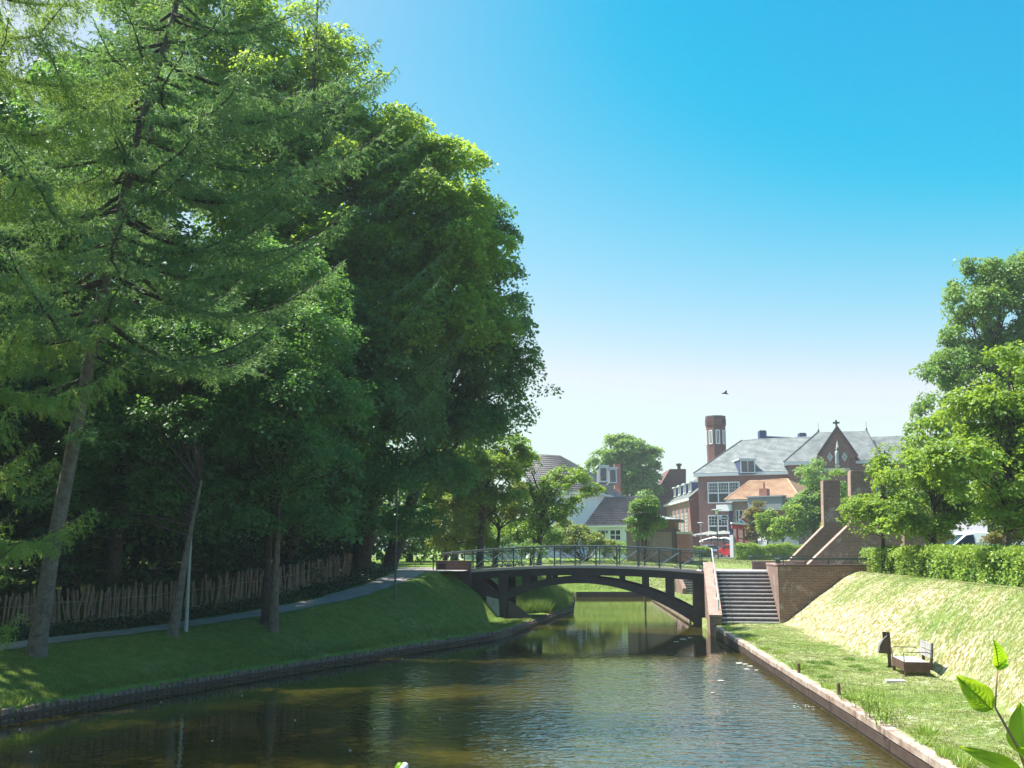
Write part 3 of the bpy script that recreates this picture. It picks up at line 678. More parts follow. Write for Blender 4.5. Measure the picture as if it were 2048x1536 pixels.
MB(Pm).prism([(x, -0.06, z) for x, z in fin], (0, -0.03, 0)).build('fin_panel', M['wood_red'], post)
mb = MB(Pm)
for (x0, z0), (x1, z1) in zip(fin[1:-1], fin[2:]):
    mb.add([(x0, -.085, z0), (x1, -.085, z1), (x1-.005, .22, z1), (x0-.005, .22, z0)], [(0, 1, 2, 3), (3, 2, 1, 0)])
mb.build('fin_edge', M['galv'], post)
for (u, v, lab) in ((1598, 1346, 'short rusty mooring post on the grass berm, the farther of two'), (1678, 1389, 'short rusty mooring post on the grass berm, nearest the tall weeds')):
    p = G(u, v, 0.43); MB().tube([(p.x, p.y, 0.3), (p.x, p.y, 0.67), (p.x, p.y, 0.685)], [0.042, 0.042, 0.03], 10).build('mooring_post', M['wood_red'])
    o = C.objects[-1]; tag(o, lab, 'post', 'short posts along the quay')
# pale slab set in the grass before the bench
sp0 = G(1790, 1361, 0.5); MB(Fm((sp0.x, sp0.y, 0.47), rad(-12))).box(-0.22, 0.22, -0.14, 0.14, -0.03, 0.045).build('paving_slab', M['nosing'])
tag(C.objects[-1], 'pale stone slab lying in the grass before the bench', 'slab')

# ------------------------------------------------------------------ lamps and signs
def lamp(x, y, z, h, lab, head=True, r=0.04, mat='steel', hs=1.0):
    t = thing('street_lamp', lab, 'street lamp', (x, y, z), 'street lamps')
    MB().tube([(x, y, z-.2), (x, y, z+.9), (x, y, z+h)], [r*1.5, r*1.2, r*0.8], 10).build('pole', M[mat], t)
    if head:
        mb = MB(); mb.lathe((x, y, z+h), [(.07*hs, 0), (.09*hs, .04), (.13*hs, .30*hs), (.12*hs, .32*hs)], 14); mb.build('lantern', M['white'], t, smooth=True)
        mb = MB(); mb.lathe((x, y, z+h+.32*hs), [(.12*hs, 0), (.40*hs, .02), (.42*hs, .05), (.30*hs, .10), (.03, .13)], 18); mb.build('canopy', M['galv'], t, smooth=True)
    return t
p = P(1436, 1112, 100); lamp(p.x, 100, 2.6, 4.35, 'tall dark street lamp with a round white canopy between the two cars', r=.06, hs=1.3)
p = P(1403, 1105, 118); lamp(p.x, 118, 2.6, 3.6, 'smaller street lamp at the corner of the brick school building', r=.05, mat='galv')
p = GT(372, 1263); lamp(p.x, p.y, p.z, 5.2, 'pale grey lamp pole beside the leaning trunk on the left bank', r=.042, mat='galv', hs=.8)
p = GT(790, 1196); lamp(p.x, p.y, p.z, 6.4, 'thin dark lamp pole at the promenade edge near the parapet', r=.028, mat='steel', hs=.7)
p = P(1382, 1108, 92)
t = thing('blue_sign', 'small blue traffic sign on a pale pole by the kiosk', 'traffic sign', (p.x, 92, 2.6))
MB().tube([(p.x, 92, 2.5), (p.x, 92, 4.55)], 0.035, 8).build('pole', M['galv'], t)
MB().box(p.x-.22, p.x+.22, 91.93, 91.955, 3.85, 4.55).build('plate', M['sign_blue'], t)
MB().prism([(p.x-.03, 91.925, 4.0), (p.x+.05, 91.925, 4.0), (p.x+.05, 91.925, 4.3), (p.x+.12, 91.925, 4.3), (p.x, 91.925, 4.45), (p.x-.12, 91.925, 4.3), (p.x-.03, 91.925, 4.3)][::-1], (0, -.004, 0)).build('arrow', M['white'], t)
# ------------------------------------------------------------------ buildings
class Fac:
    """vertical facade plane through two pixels' ground points"""
    def __init__(s, u0, D0, u1, D1):
        s.a = Vector((P(u0, 1095, D0).x, D0, 0)); s.b = Vector((P(u1, 1095, D1).x, D1, 0))
        s.d = (s.b-s.a); s.L = s.d.length; s.d.normalize(); s.n = Vector((s.d.y, -s.d.x, 0))   # n points to the camera side
        s.M = Matrix(((s.d.x, -s.n.x, 0, s.a.x), (s.d.y, -s.n.y, 0, s.a.y), (0, 0, 1, 0), (0, 0, 0, 1)))  # local x along, y inwards
    def px(s, u, v):
        r = ray(u, v); o = Vector((0, 0, CAM_Z)); k = (s.a-o).dot(s.n)/r.dot(s.n); p = o+r*k
        return ((p-s.a).dot(s.d), p.z)
def tiles(A, B, Cc, D, rows, name, mat, parent, waves=0, lift=0.07, amp=0.035):
    """roof slope A-B eaves, D-C ridge; each course is its own lapped strip"""
    A, B, Cc, D = map(Vector, (A, B, Cc, D)); n = (B-A).cross(D-A).normalized()
    if n.z < 0: n = -n
    vs = []; fs = []
    nc = max(1, waves*2)
    for i in range(rows):
        t0, t1 = i/rows, (i+1)/rows
        l0, r0 = A.lerp(D, t0), B.lerp(Cc, t0); l1, r1 = A.lerp(D, t1), B.lerp(Cc, t1)
        base = len(vs)
        for k in range(nc+1):
            f = k/nc; w = n*(amp*math.cos(math.pi*k) if waves else 0)
            vs += [l0.lerp(r0, f)+w, l0.lerp(r0, f)+n*lift+w, l1.lerp(r1, f)+n*0.004+w]
        for k in range(nc):
            a = base+3*k; fs += [(a, a+3, a+4, a+1), (a+1, a+4, a+5, a+2)]
    mb = MB(); mb.add(vs, fs); return mb.build(name, mat, parent)
def window(F, s0, s1, z0, z1, cols, rws, parent, glass='glass', fw=0.09, split=None, name='window', mat='white'):
    mb = MB(F.M)
    mb.box(s0, s1, -.10, .02, z1-fw, z1); mb.box(s0, s1, -.14, .02, z0, z0+fw)
    mb.box(s0, s0+fw, -.098, .02, z0+fw, z1-fw); mb.box(s1-fw, s1, -.098, .02, z0+fw, z1-fw)
    def grid(a, b, c, d, nx, ny, w):
        for i in range(1, nx): x = a+(b-a)*i/nx; mb.box(x-w/2, x+w/2, -.085, .02, c, d)
        for j in range(1, ny):
            z = c+(d-c)*j/ny
            for i in range(nx):
                xa = a+(b-a)*i/nx+(w/2 if i else 0); xb = a+(b-a)*(i+1)/nx-(w/2 if i < nx-1 else 0); mb.box(xa, xb, -.08, .02, z-w/2, z+w/2)
    if split:
        # split = (zs, nx_small, ny_small): small panes above zs, big lights below
        zs, nx, ny = split
        for i in range(1, cols): x = s0+(s1-s0)*i/cols; mb.box(x-fw/2, x+fw/2, -.095, .02, z0+fw, z1-fw)
        mb.box(s0+fw, s1-fw, -.105, .02, zs-fw/2, zs+fw/2)
        for i in range(cols): grid(s0+(s1-s0)*i/cols+fw/2, s0+(s1-s0)*(i+1)/cols-fw/2, zs+fw/2, z1-fw, nx, ny, .035)
    else: grid(s0+fw, s1-fw, z0+fw, z1-fw, cols, rws, fw*0.6)
    w = mb.build(name, M[mat], parent)
    MB(F.M).add([(s0+.03, -.03, z0+.03), (s1-.03, -.03, z0+.03), (s1-.03, -.03, z1-.03), (s0+.03, -.03, z1-.03)], [(0, 1, 2, 3)]).build('pane', M[glass], w)
    return w
ZG = 2.55
# --- brick school: main wing
sch = thing('school_building', 'large red brick school with grey tiled hipped roofs and white framed windows', 'building', (P(1490, 1100, 140).x, 140, 2.6))
F1 = Fac(1400, 140, 1584, 135.4); z1 = F1.px(1490, 951)[1]
MB(F1.M).box(0, F1.L, 0, 12, ZG, z1).build('wall', M['brick_school'], sch)
MB(F1.M).box(-.5, F1.L+.1, -.55, 12.4, z1+.002, z1+.42).build('gutter', M['white'], sch)
zr = P(1490, 886, 147).z
e0 = F1.M @ Vector((-.5, -.5, z1+.43)); e1 = F1.M @ Vector((F1.L+3, -.5, z1+.43)); xr0 = P(1490, 886, 146.5).x
r0 = F1.M @ Vector(((F1.M.inverted() @ Vector((xr0, 146.5, 0))).x, 6.2, zr)); r1 = F1.M @ Vector((F1.L+3, 6.2, zr+.1))
tiles(e0, e1, r1, r0, 26, 'roof_slope', M['slate'], sch)
e0b = F1.M @ Vector((-.5, 12.9, z1+.43)); e1b = F1.M @ Vector((F1.L+3, 12.9, z1+.43))
tiles(e0b, e0, r0, r0, 26, 'roof_slope', M['slate'], sch); tiles(e1b, e0b, r0, r1, 13, 'roof_slope', M['slate'], sch)
MB().tube([e0+Vector((0, 0, .05)), r0+Vector((0, 0, .08))], .1, 6).build('hip_ridge', M['tile_dark'], sch)
MB().tube([r0+Vector((0, 0, .05)), r1+Vector((0, 0, .05))], .1, 6).build('ridge', M['slate'], sch)
(a, b_), (c, d) = F1.px(1416, 1007), F1.px(1479, 963)
window(F1, a, c, b_, d, 3, 1, sch, split=(F1.px(1440, 986)[1], 6, 3), fw=.16)
(a, b_), (c, d) = F1.px(1417, 1067), F1.px(1456, 1030)
window(F1, a, c, b_, d, 2, 1, sch, split=(F1.px(1440, 1052)[1], 3, 3), fw=.16)
(a, b_), (c, d) = F1.px(1488, 1040), F1.px(1560, 1020); window(F1, a, c, b_, d, 4, 2, sch, fw=.14)
# dormer on that roof
def dormer(pc, w, h, depth, parent, cols=2, mat='white', side='lead'):
    F = Fac.__new__(Fac); F.M = Fm(pc, 0)
    d = MB(F.M).box(-w/2, w/2, 0.0, depth, 0, h).build('dormer', M[side], parent)
    MB(F.M).box(-w/2-.15, w/2+.15, -.2, depth, h+.002, h+.16).build('dormer_roof', M['white'], d)
    window(F, -w/2+.05, w/2-.05, .12, h-.05, cols, 1, parent, fw=.13, glass='glass')
p = P(1496, 948, 136.2); dormer((p.x, 136.2, p.z), 2.1, 1.95, 6.0, sch, side='navy')
# chimneys and flat link on the ridge
for (u0, u1, v0, v1) in ((1520, 1533, 862, 884), (1600, 1613, 867, 884)):
    A = P(u0, v1, 150); B = P(u1, v0, 150); cb = MB().box(A.x, B.x, 150, 151.2, A.z-1, B.z).build('chimney', M['navy'], sch)
    MB().box(A.x+.1, B.x-.1, 150.1, 151.1, B.z, B.z+.12).build('chimney_cap', M['black'], cb)
A = P(1532, 884, 151); B = P(1600, 872, 151)
MB().prism([(A.x, 151, A.z-1), (B.x, 151, A.z-1), (B.x, 151, P(1600, 879, 151).z+.3), (A.x, 151, B.z)][::-1], (0, 1.5, 0)).build('parapet_roof', M['navy'], sch)
A = P(1506, 879, 150); MB().box(A.x, A.x+1.2, 150, 151, A.z-.1, A.z+.1).build('vent_ledge', M['navy'], sch)
# --- central wing with gabled frontispiece
F2 = Fac(1583, 134.6, 1765, 131.5); z2 = F2.px(1600, 930)[1]
MB(F2.M).box(0, F2.L, 0, 13, ZG, z2).build('wall', M['brick_school'], sch)
MB(F2.M).box(-.5, F2.L+.4, -.5, 13.4, z2+.002, z2+.38).build('gutter', M['white'], sch)
q0 = F2.M @ Vector((-.5, -.45, z2+.4)); q1 = F2.M @ Vector((F2.L+.5, -.45, z2+.4))
rz = P(1637, 866, 141).z
def onF2(u, dep): # world point at local depth dep seen at pixel column u
    lo = -5.0; hi = F2.L+5
    for _ in range(40):
        m_ = (lo+hi)/2; w = F2.M @ Vector((m_, dep, 0)); uu = 1024+FPX*w.x/(w.y*cp + (rz-CAM_Z)*sp_)
        if uu < u: lo = m_
        else: hi = m_
    return F2.M @ Vector((lo, dep, rz))
s0, s1 = onF2(1637, 6.5), onF2(1733, 6.5)
tiles(q0, q1, s1, s0, 28, 'roof_slope', M['slate'], sch)
q0b = F2.M @ Vector((-.5, 13.4, z2+.4)); q1b = F2.M @ Vector((F2.L+.5, 13.4, z2+.4))
tiles(q0b, q0, s0, s0, 28, 'roof_slope', M['slate'], sch); tiles(q1, q1b, s1, s1, 28, 'roof_slope', M['slate'], sch)
MB().tube([q0+Vector((0, 0, .05)), s0+Vector((0, 0, .08))], .11, 6).build('hip_ridge', M['tile_dark'], sch)
MB().tube([q1+Vector((0, 0, .05)), s1+Vector((0, 0, .08))], .11, 6).build('hip_ridge', M['tile_dark'], sch)
for s_ in (s0, s1): MB().lathe(s_, [(.12, 0), (.14, .2), (.03, .4), (.02, 1.3)], 8).build('finial', M['black'], sch)
for (u0, u1, v0, v1) in ((1600, 1632, 960, 975), (1600, 1632, 1010, 1040), (1722, 1752, 960, 990)):
    (a, b_), (c, d) = F2.px(u0, v1), F2.px(u1, v0); window(F2, a, c, b_, d, 3, 2, sch, fw=.13)
# frontispiece
FG = Fac(1638, 132.2, 1712, 131.0)
def g(u, v): s, z = FG.px(u, v); return (s, 0, z)
gab = MB(FG.M).prism([(FG.px(1639, 1000)[0], 0, ZG), (FG.px(1711, 1000)[0], 0, ZG), g(1711, 914), g(1674, 858), g(1638, 914)], (0, 2.0, 0)).build('gable', M['brick_school'], sch)
mb = MB(FG.M)
for (pa, pb, off) in (((1634, 912), (1674, 853), 0), ((1674, 853), (1715, 912), .004)):
    a = g(*pa); b2 = g(*pb); mb.prism([(a[0], -.16-off, a[2]-.5), (b2[0], -.16-off, b2[2]-.5), (b2[0], -.16-off, b2[2]), (a[0], -.16-off, a[2])], (0, 2.4, 0))
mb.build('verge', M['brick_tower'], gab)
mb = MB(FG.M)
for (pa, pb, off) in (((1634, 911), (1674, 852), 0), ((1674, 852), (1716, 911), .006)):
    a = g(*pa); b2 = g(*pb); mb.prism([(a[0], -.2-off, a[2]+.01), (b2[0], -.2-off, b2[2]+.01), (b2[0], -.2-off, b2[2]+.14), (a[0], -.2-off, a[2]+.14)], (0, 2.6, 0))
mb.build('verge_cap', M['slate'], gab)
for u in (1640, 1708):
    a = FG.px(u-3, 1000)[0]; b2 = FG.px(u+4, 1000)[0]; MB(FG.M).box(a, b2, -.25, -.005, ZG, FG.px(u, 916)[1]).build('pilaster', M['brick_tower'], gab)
a = FG.px(1648, 943); b2 = FG.px(1700, 936)
MB(FG.M).box(a[0], b2[0], -.10, -.004, a[1], b2[1]).build('stone_band', M['cream'], gab)
for u in (1660, 1689):
    s, z = FG.px(u, 914)
    l = MB(FG.M).prism([(s-.38, -.004, z), (s, -.004, z-.62), (s+.38, -.004, z), (s, -.004, z+.62)], (0, -.06, 0)).build('lozenge', M['cream'], gab)
    mb = MB(FG.M); mb.prism([(s-.24, -.066, z), (s, -.066, z-.40), (s+.24, -.066, z), (s, -.066, z+.40)], (0, -.01, 0)); mb.build('lozenge_inset', M['statue'], l)
s, z = FG.px(1674.5, 930); zt = FG.px(1674, 896)[1]
mb = MB(FG.M); mb.box(s-.30, s+.30, -.35, -.004, z-.3, z); mb.build('pedestal', M['cream'], gab)
H_ = zt-z
stt = MB(FG.M).lathe((s, -.22, z+.002), [(.24, 0), (.27, .1*H_), (.22, .45*H_), (.26, .72*H_), (.20, .80*H_), (.07, .83*H_), (.10, .88*H_), (.12, .93*H_), (.09, .985*H_), (.02, H_)], 12).build('statue', M['statue'], gab, smooth=True)
mb = MB(FG.M); s2, z2_ = FG.px(1674.5, 890); mb.lathe((s2, -.18, z2_-.45), [(.05, 0), (.22, .1), (.16, .4), (.10, .7), (.02, 1.1)], 8); mb.build('canopy', M['cream'], gab)
s, z = FG.px(1673, 857); cr_ = MB(FG.M); zt = FG.px(1673, 840)[1]
cr_.box(s-.11, s+.11, .0, .2, z-.2, zt); hh = (zt-z); cr_.box(s-.42, s-.112, .01, .19, z+hh*.58, z+hh*.78); cr_.box(s+.112, s+.42, .01, .19, z+hh*.58, z+hh*.78)
cr_.build('cross', M['black'], sch)
# dark lead roof of the frontispiece running back
A = FG.M @ Vector((FG.px(1682, 866)[0], 1.5, 0)); 
# right wing
F3 = Fac(1762, 133, 1900, 130); z3 = F3.px(1780, 928)[1]
MB(F3.M).box(0, F3.L, 0, 12, ZG, z3).build('wall', M['brick_school'], sch)
MB(F3.M).box(-.1, F3.L+.4, -.5, 12.4, z3+.002, z3+.38).build('gutter', M['white'], sch)
t0 = F3.M @ Vector((-2.5, -.45, z3+.4)); t1 = F3.M @ Vector((F3.L+.5, -.45, z3+.4)); rz3 = P(1760, 874, 139.5).z
t2 = F3.M @ Vector((F3.L+.5, 6.2, rz3)); t3 = F3.M @ Vector((-4.5, 6.2, rz3))
tiles(t0, t1, t2, t3, 26, 'roof_slope', M['slate'], sch)
for (u0, u1) in ((1772, 1800), (1812, 1842), (1855, 1885)):
    (a, b_), (c, d) = F3.px(u0, 985), F3.px(u1, 950); window(F3, a, c, b_, d, 3, 2, sch, fw=.13)
# left wing: receding chapel-like wing and its cross gable
F4 = Fac(1335, 168, 1386, 144); z4l = F4.px(1345, 1005)[1]; z4r = F4.px(1384, 1000)[1]; z4 = z4r
MB(F4.M).box(0, F4.L, 0, 12, ZG, z4).build('wall', M['brick_school'], sch)
MB(F4.M).box(-.2, F4.L+.3, -.5, 0.2, z4+.002, z4+.3).build('gutter', M['white'], sch)
rzz = P(1396, 932, 150).z
k0 = F4.M @ Vector((0, -.45, z4+.32)); k1 = F4.M @ Vector((F4.L+.3, -.45, z4+.32)); k2 = F4.M @ Vector((F4.L+.3, 6, rzz)); k3 = F4.M @ Vector((0, 6, rzz))
tiles(k0, k1, k2, k3, 26, 'roof_slope', M['slate'], sch)
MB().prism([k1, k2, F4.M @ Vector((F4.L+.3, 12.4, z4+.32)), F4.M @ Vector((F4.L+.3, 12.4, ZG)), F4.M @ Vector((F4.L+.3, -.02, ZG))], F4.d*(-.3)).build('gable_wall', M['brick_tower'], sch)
for i in range(5):       # tall round-headed windows in a paler panel
    s_ = F4.L*(0.20+0.155*i); zb = F4.px(1370, 1066)[1]; zt = z4-1.6
    w_ = 0.75
    mb = MB(F4.M); arcp = [(s_+w_*math.cos(a), -.05, zt+w_*math.sin(a)) for a in np.linspace(0, math.pi, 9)]
    mb.prism([(s_-w_, -.05, zb), (s_+w_, -.05, zb)]+arcp, (0, .04, 0)); w = mb.build('window', M['glass'], sch)
    mb = MB(F4.M); mb.box(s_-w_-.12, s_-w_, -.12, -.01, zb, zt); mb.box(s_+w_, s_+w_+.12, -.12, -.01, zb, zt); mb.box(s_-.05, s_+.05, -.10, -.055, zb, zt+w_*.9)
    for k in range(6): z_ = zb+(zt-zb)*(k+.5)/6; mb.box(s_-w_, s_-.052, -.09, -.055, z_-.04, z_+.04); mb.box(s_+.052, s_+w_, -.09, -.055, z_-.04, z_+.04)
    mb.build('frame', M['white'], w)
MB(F4.M).box(F4.L*.12, F4.L*.9, -.3, -.13, F4.px(1370, 1066)[1]-.5, F4.px(1370, 1066)[1]-.02).build('sill_band', M['cream'], sch)
for i in range(4):
    s_ = F4.L*(0.2+0.2*i); dz = z4+1.3; wp = F4.M @ Vector((s_, 0.7, dz))
    F = Fac.__new__(Fac); F.M = Matrix.Translation(wp) @ Matrix.Rotation(math.atan2(F4.d.y, F4.d.x), 4, 'Z')
    d_ = MB(F.M).box(-1.0, 1.0, 0, 3, 0, 1.5).build('dormer', M['navy'], sch); MB(F.M).box(-1.2, 1.2, -.3, 3, 1.502, 1.65).build('dormer_roof', M['white'], d_)
    window(F, -.95, .95, .1, 1.45, 2, 1, sch, fw=.13)
# dark cross gable left
Dg = 172; gp = [P(1300, 1098, Dg), P(1352, 1098, Dg), P(1352, 975, Dg), P(1366, 938, Dg), P(1340, 938, Dg), P(1312, 985, Dg), P(1300, 1010, Dg)]
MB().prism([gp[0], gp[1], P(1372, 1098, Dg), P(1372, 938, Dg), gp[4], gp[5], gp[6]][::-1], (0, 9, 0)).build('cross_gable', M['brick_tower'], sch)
pv = P(1358, 937, 173); MB().lathe((pv.x, 173, pv.z-.1), [(.3, 0), (.3, .5), (.5, .6), (.5, .9), (.1, 1.0)], 10).build('roof_vent', M['black'], sch)
tiles(P(1296, 985, 173), P(1312, 985, 173), P(1340, 938, 180), P(1318, 946, 180), 12, 'roof_slope', M['slate'], sch)
# --- tower
tw = thing('brick_tower', 'slender octagonal red brick tower with tall white slit windows above the school', 'tower', (P(1430, 1000, 155).x, 155, 2.6))
tc = P(1430.5, 833, 155); R0 = 21*155/2000*.98; zt = tc.z; zb_ = P(1430, 893, 155).z; zn = P(1430, 912, 155).z
def octo(r, off=22.5): return [(r*math.cos(rad(off+45*k)), r*math.sin(rad(off+45*k))) for k in range(8)]
def octprism(r0, r1, z0, z1, name, mat, par=tw):
    mb = MB(); v0 = [(tc.x+x, 155+y, z0) for x, y in octo(r0)]; v1 = [(tc.x+x, 155+y, z1) for x, y in octo(r1)]
    mb.add(v0+v1, [tuple(range(7, -1, -1)), tuple(range(8, 16))]+[(k, (k+1) % 8, (k+1) % 8+8, k+8) for k in range(8)]); return mb.build(name, M[mat], par)
octprism(R0*.92, R0*.92, 6, zn, 'shaft', 'brick_tower'); octprism(R0*.92, R0*.95, zn+.002, zb_, 'corbel', 'brick_tower')
octprism(R0*.95, R0*.95, zb_+.002, zt-1.6, 'belfry', 'brick_tower'); octprism(R0*.99, R0*.99, zt-1.598, zt-.2, 'parapet', 'brick_tower'); octprism(R0*1.01, R0*1.01, zt-.198, zt, 'cap', 'tile_dark')
for k in range(8):
    an = 45*k; c_ = math.cos(rad(an)); s_ = math.sin(rad(an)); ap = R0*.95*math.cos(rad(22.5))
    Mt = Matrix.Translation((tc.x, 155, 0)) @ Matrix.Rotation(rad(an), 4, 'Z')
    za, zc = P(1430, 892, 155).z+.3, P(1430, 863, 155).z
    w = MB(Mt).box(ap-.05, ap+.03, -.22, .22, za, zc).build('slit_window', M['glass'], tw)
    mb = MB(Mt); mb.box(ap-.02, ap+.08, -.33, -.2, za-.1, zc+.1); mb.box(ap-.02, ap+.08, .2, .33, za-.1, zc+.1); mb.box(ap-.02, ap+.082, -.2, .2, zc, zc+.12); mb.box(ap-.02, ap+.082, -.2, .2, za-.12, za); mb.box(ap-.02, ap+.07, -.03, .03, za, zc)
    mb.build('frame', M['white'], w)
    ap2 = R0*.99*math.cos(rad(22.5)); mb = MB(Mt)
    for j in range(-3, 4): mb.box(ap2, ap2+.05, j*.19-.05, j*.19+.05, zt-1.4, zt-.45)
    mb.build('parapet_rib', M['brick_school' if k == 6 else 'brick_tower'], tw)

# --- orange roofed house
hs = thing('orange_roof_house', 'light walled corner house with an orange tiled hipped roof and flat white dormer', 'building', (P(1520, 1100, 112).x, 112, 2.6))
F5 = Fac(1468, 113, 1600, 108); z5 = F5.px(1480, 1003)[1]
MB(F5.M).box(0, F5.L, 0, 9, ZG, z5).build('wall', M['brick_kiosk'], hs)
MB(F5.M).box(-.6, F5.L+.3, -.5, 9.3, z5+.002, z5+.22).build('gutter', M['white'], hs)
zr5 = P(1508, 963, 117).z
a0 = F5.M @ Vector((-.7, -.6, z5+.2)); a1 = F5.M @ Vector((F5.L+.5, -.6, z5+.2)); a0b = F5.M @ Vector((-.7, 9.4, z5+.2))
inv5 = F5.M.inverted()
rs0 = (inv5 @ P(1510, 962, 117.5)).x; rs1 = (inv5 @ P(1592, 959, 115)).x
b0 = F5.M @ Vector((rs0, 4.4, zr5)); b1 = F5.M @ Vector((rs1, 4.4, zr5)); a1b = F5.M @ Vector((F5.L+.5, 9.4, z5+.2))
tiles(a0, a1, b1, b0, 16, 'roof_slope', M['tile_red'], hs, waves=34, amp=.02, lift=.06); tiles(a0b, a0, b0, b0, 16, 'roof_slope', M['tile_red'], hs); tiles(a1, a1b, b1, b1, 16, 'roof_slope', M['tile_red'], hs)
MB().tube([a0, b0, b1, a1], .12, 6).build('ridge', M['tile_red'], hs)
# flat dormer box with chimney
sa, za = F5.px(1506, 1022); sb, zb2 = F5.px(1572, 994)
d5 = MB(F5.M).box(sa, sb, -1.2, 2.2, za, zb2).build('dormer', M['lead'], hs); MB(F5.M).box(sa-.15, sb+.15, -1.35, 2.3, zb2+.002, zb2+.16).build('dormer_roof', M['lead'], d5)
ca, cz = F5.px(1526, 993); cb2, cz2 = F5.px(1541, 983)
ch = MB(F5.M).box(ca, cb2, -.9, -.2, zb2+.16, cz2+.3).build('chimney', M['brick_red'], hs); MB(F5.M).box((ca+cb2)/2-.08, (ca+cb2)/2+.08, -.65, -.5, cz2+.302, cz2+1.0).build('chimney_pot', M['brick_red'], ch)
for (u0, u1) in ((1473, 1478), (1480, 1486)):
    (a, b_), (c, d) = F5.px(u0, 1048), F5.px(u1, 1020); window(F5, a, c, b_, d, 1, 2, hs, fw=.06)
for (u0, u1) in ((1503, 1522), (1535, 1556), (1566, 1590)):
    (a, b_), (c, d) = F5.px(u0, 1082), F5.px(u1, 1045); window(F5, a, c, b_, d, 2, 2, hs, fw=.1)
MB(F5.M).box(F5.px(1515, 1090)[0], F5.L-.1, -.06, -.004, ZG, F5.px(1500, 1043)[1]).build('white_plinth', M['white_wall'], hs)
# side wall with its shade put into the blue-black colour, and white fascia
MB(F5.M).box(-.62, -.01, .3, 8.5, ZG, z5-1.0).build('shade_tinted_flank', M['navy'], hs)
MB(F5.M).box(-1.9, .0, -.3, 3, z5-1.0, z5-.3).build('white_fascia', M['white'], hs)
MB(F5.M).box(F5.px(1462, 1090)[0], F5.px(1469, 1090)[0], -.3, .28, ZG, F5.px(1466, 1070)[1]).build('door_panel', M['white'], hs)
# oval pub sign on a bracket
sg = thing('oval_sign', 'white oval hanging sign with dark italic lettering on the cafe corner', 'sign', P(1448, 1036, 112))
cpos = P(1448.5, 1036, 111.5); rx, rz_ = 0.50, 0.34
def ellipse(rx, rz, y, n=24): return [(cpos.x+rx*math.cos(2*math.pi*k/n), y, cpos.z+rz*math.sin(2*math.pi*k/n)) for k in range(n)]
MB().prism(ellipse(rx, rz_, 111.5), (0, .1, 0)).build('panel', M['white'], sg)
MB().prism(ellipse(rx*.86, rz_*.8, 111.49), (0, .008, 0)).build('inner_field', M['steel'], sg)
tx = bpy.data.curves.new('sign_text', 'FONT'); tx.body = 'Brand'; tx.size = .36; tx.shear = .35; tx.align_x = 'CENTER'; tx.align_y = 'CENTER'; tx.extrude = .006; tx.offset = .008
to = bpy.data.objects.new('lettering', tx); C.objects.link(to); tx.materials.append(M['white']); to.rotation_euler = (rad(90), 0, 0); to.location = (cpos.x, 111.478, cpos.z)
bpy.context.view_layer.update()
lm = bpy.data.meshes.new_from_object(to.evaluated_get(bpy.context.evaluated_depsgraph_get())); lo = bpy.data.objects.new('lettering', lm); C.objects.link(lo)
lm.transform(Matrix.Translation(to.location) @ Matrix.Rotation(rad(90), 4, 'X')); bpy.data.objects.remove(to); lo.name = 'lettering'; adopt(lo, sg)
MB().bar((cpos.x+.5, 111.55, cpos.z+.05), (cpos.x+1.6, 111.9, cpos.z+.05), .04).build('bracket', M['black'], sg)
# terrace parasols
def parasol(u, v, D, w, lab, mat='canvas'):
    p = P(u, v, D); t = thing('terrace_parasol', lab, 'parasol', (p.x, D, 2.6), 'terrace parasols')
    MB().tube([(p.x, D, 2.6), (p.x, D, p.z)], .04, 8).build('pole', M['wood_red'], t)
    mb = MB(); n = 4; r = w/2; zt = p.z; ze = zt-.55
    cs = [(p.x-r, D-r), (p.x+r, D-r), (p.x+r, D+r), (p.x-r, D+r)]
    rim = []
    for k in range(4):
        (xa, ya), (xb, yb) = cs[k], cs[(k+1) % 4]
        for j in range(4): f = j/4; rim.append((xa+(xb-xa)*f, ya+(yb-ya)*f, ze+.12*math.sin(math.pi*f)))
    vs = [(p.x, D, zt)]+rim+[(x, y, z-.18) for x, y, z in rim]
    fs = [(0, 1+k, 1+(k+1) % 16) for k in range(16)]+[(1+k, 17+k, 17+(k+1) % 16, 1+(k+1) % 16) for k in range(16)]
    mb.add(vs, fs).build('canopy', M[mat], t)
    for k in range(4): MB().bar((p.x, D, zt-.12), (cs[k][0], cs[k][1], ze+.02), .03).build('rib', M['black'], t)
parasol(1422, 1062, 126, 4.6, 'wide grey terrace parasol left of the street lamp')
parasol(1447, 1061, 124, 4.4, 'wide grey terrace parasol right of the street lamp')
parasol(1428, 1073, 129, 3.2, 'lower white terrace parasol behind the lamp pole', 'canvas_w')
parasol(1449, 1073, 129, 3.0, 'lower white terrace parasol by the shaded corner flank', 'canvas_w')
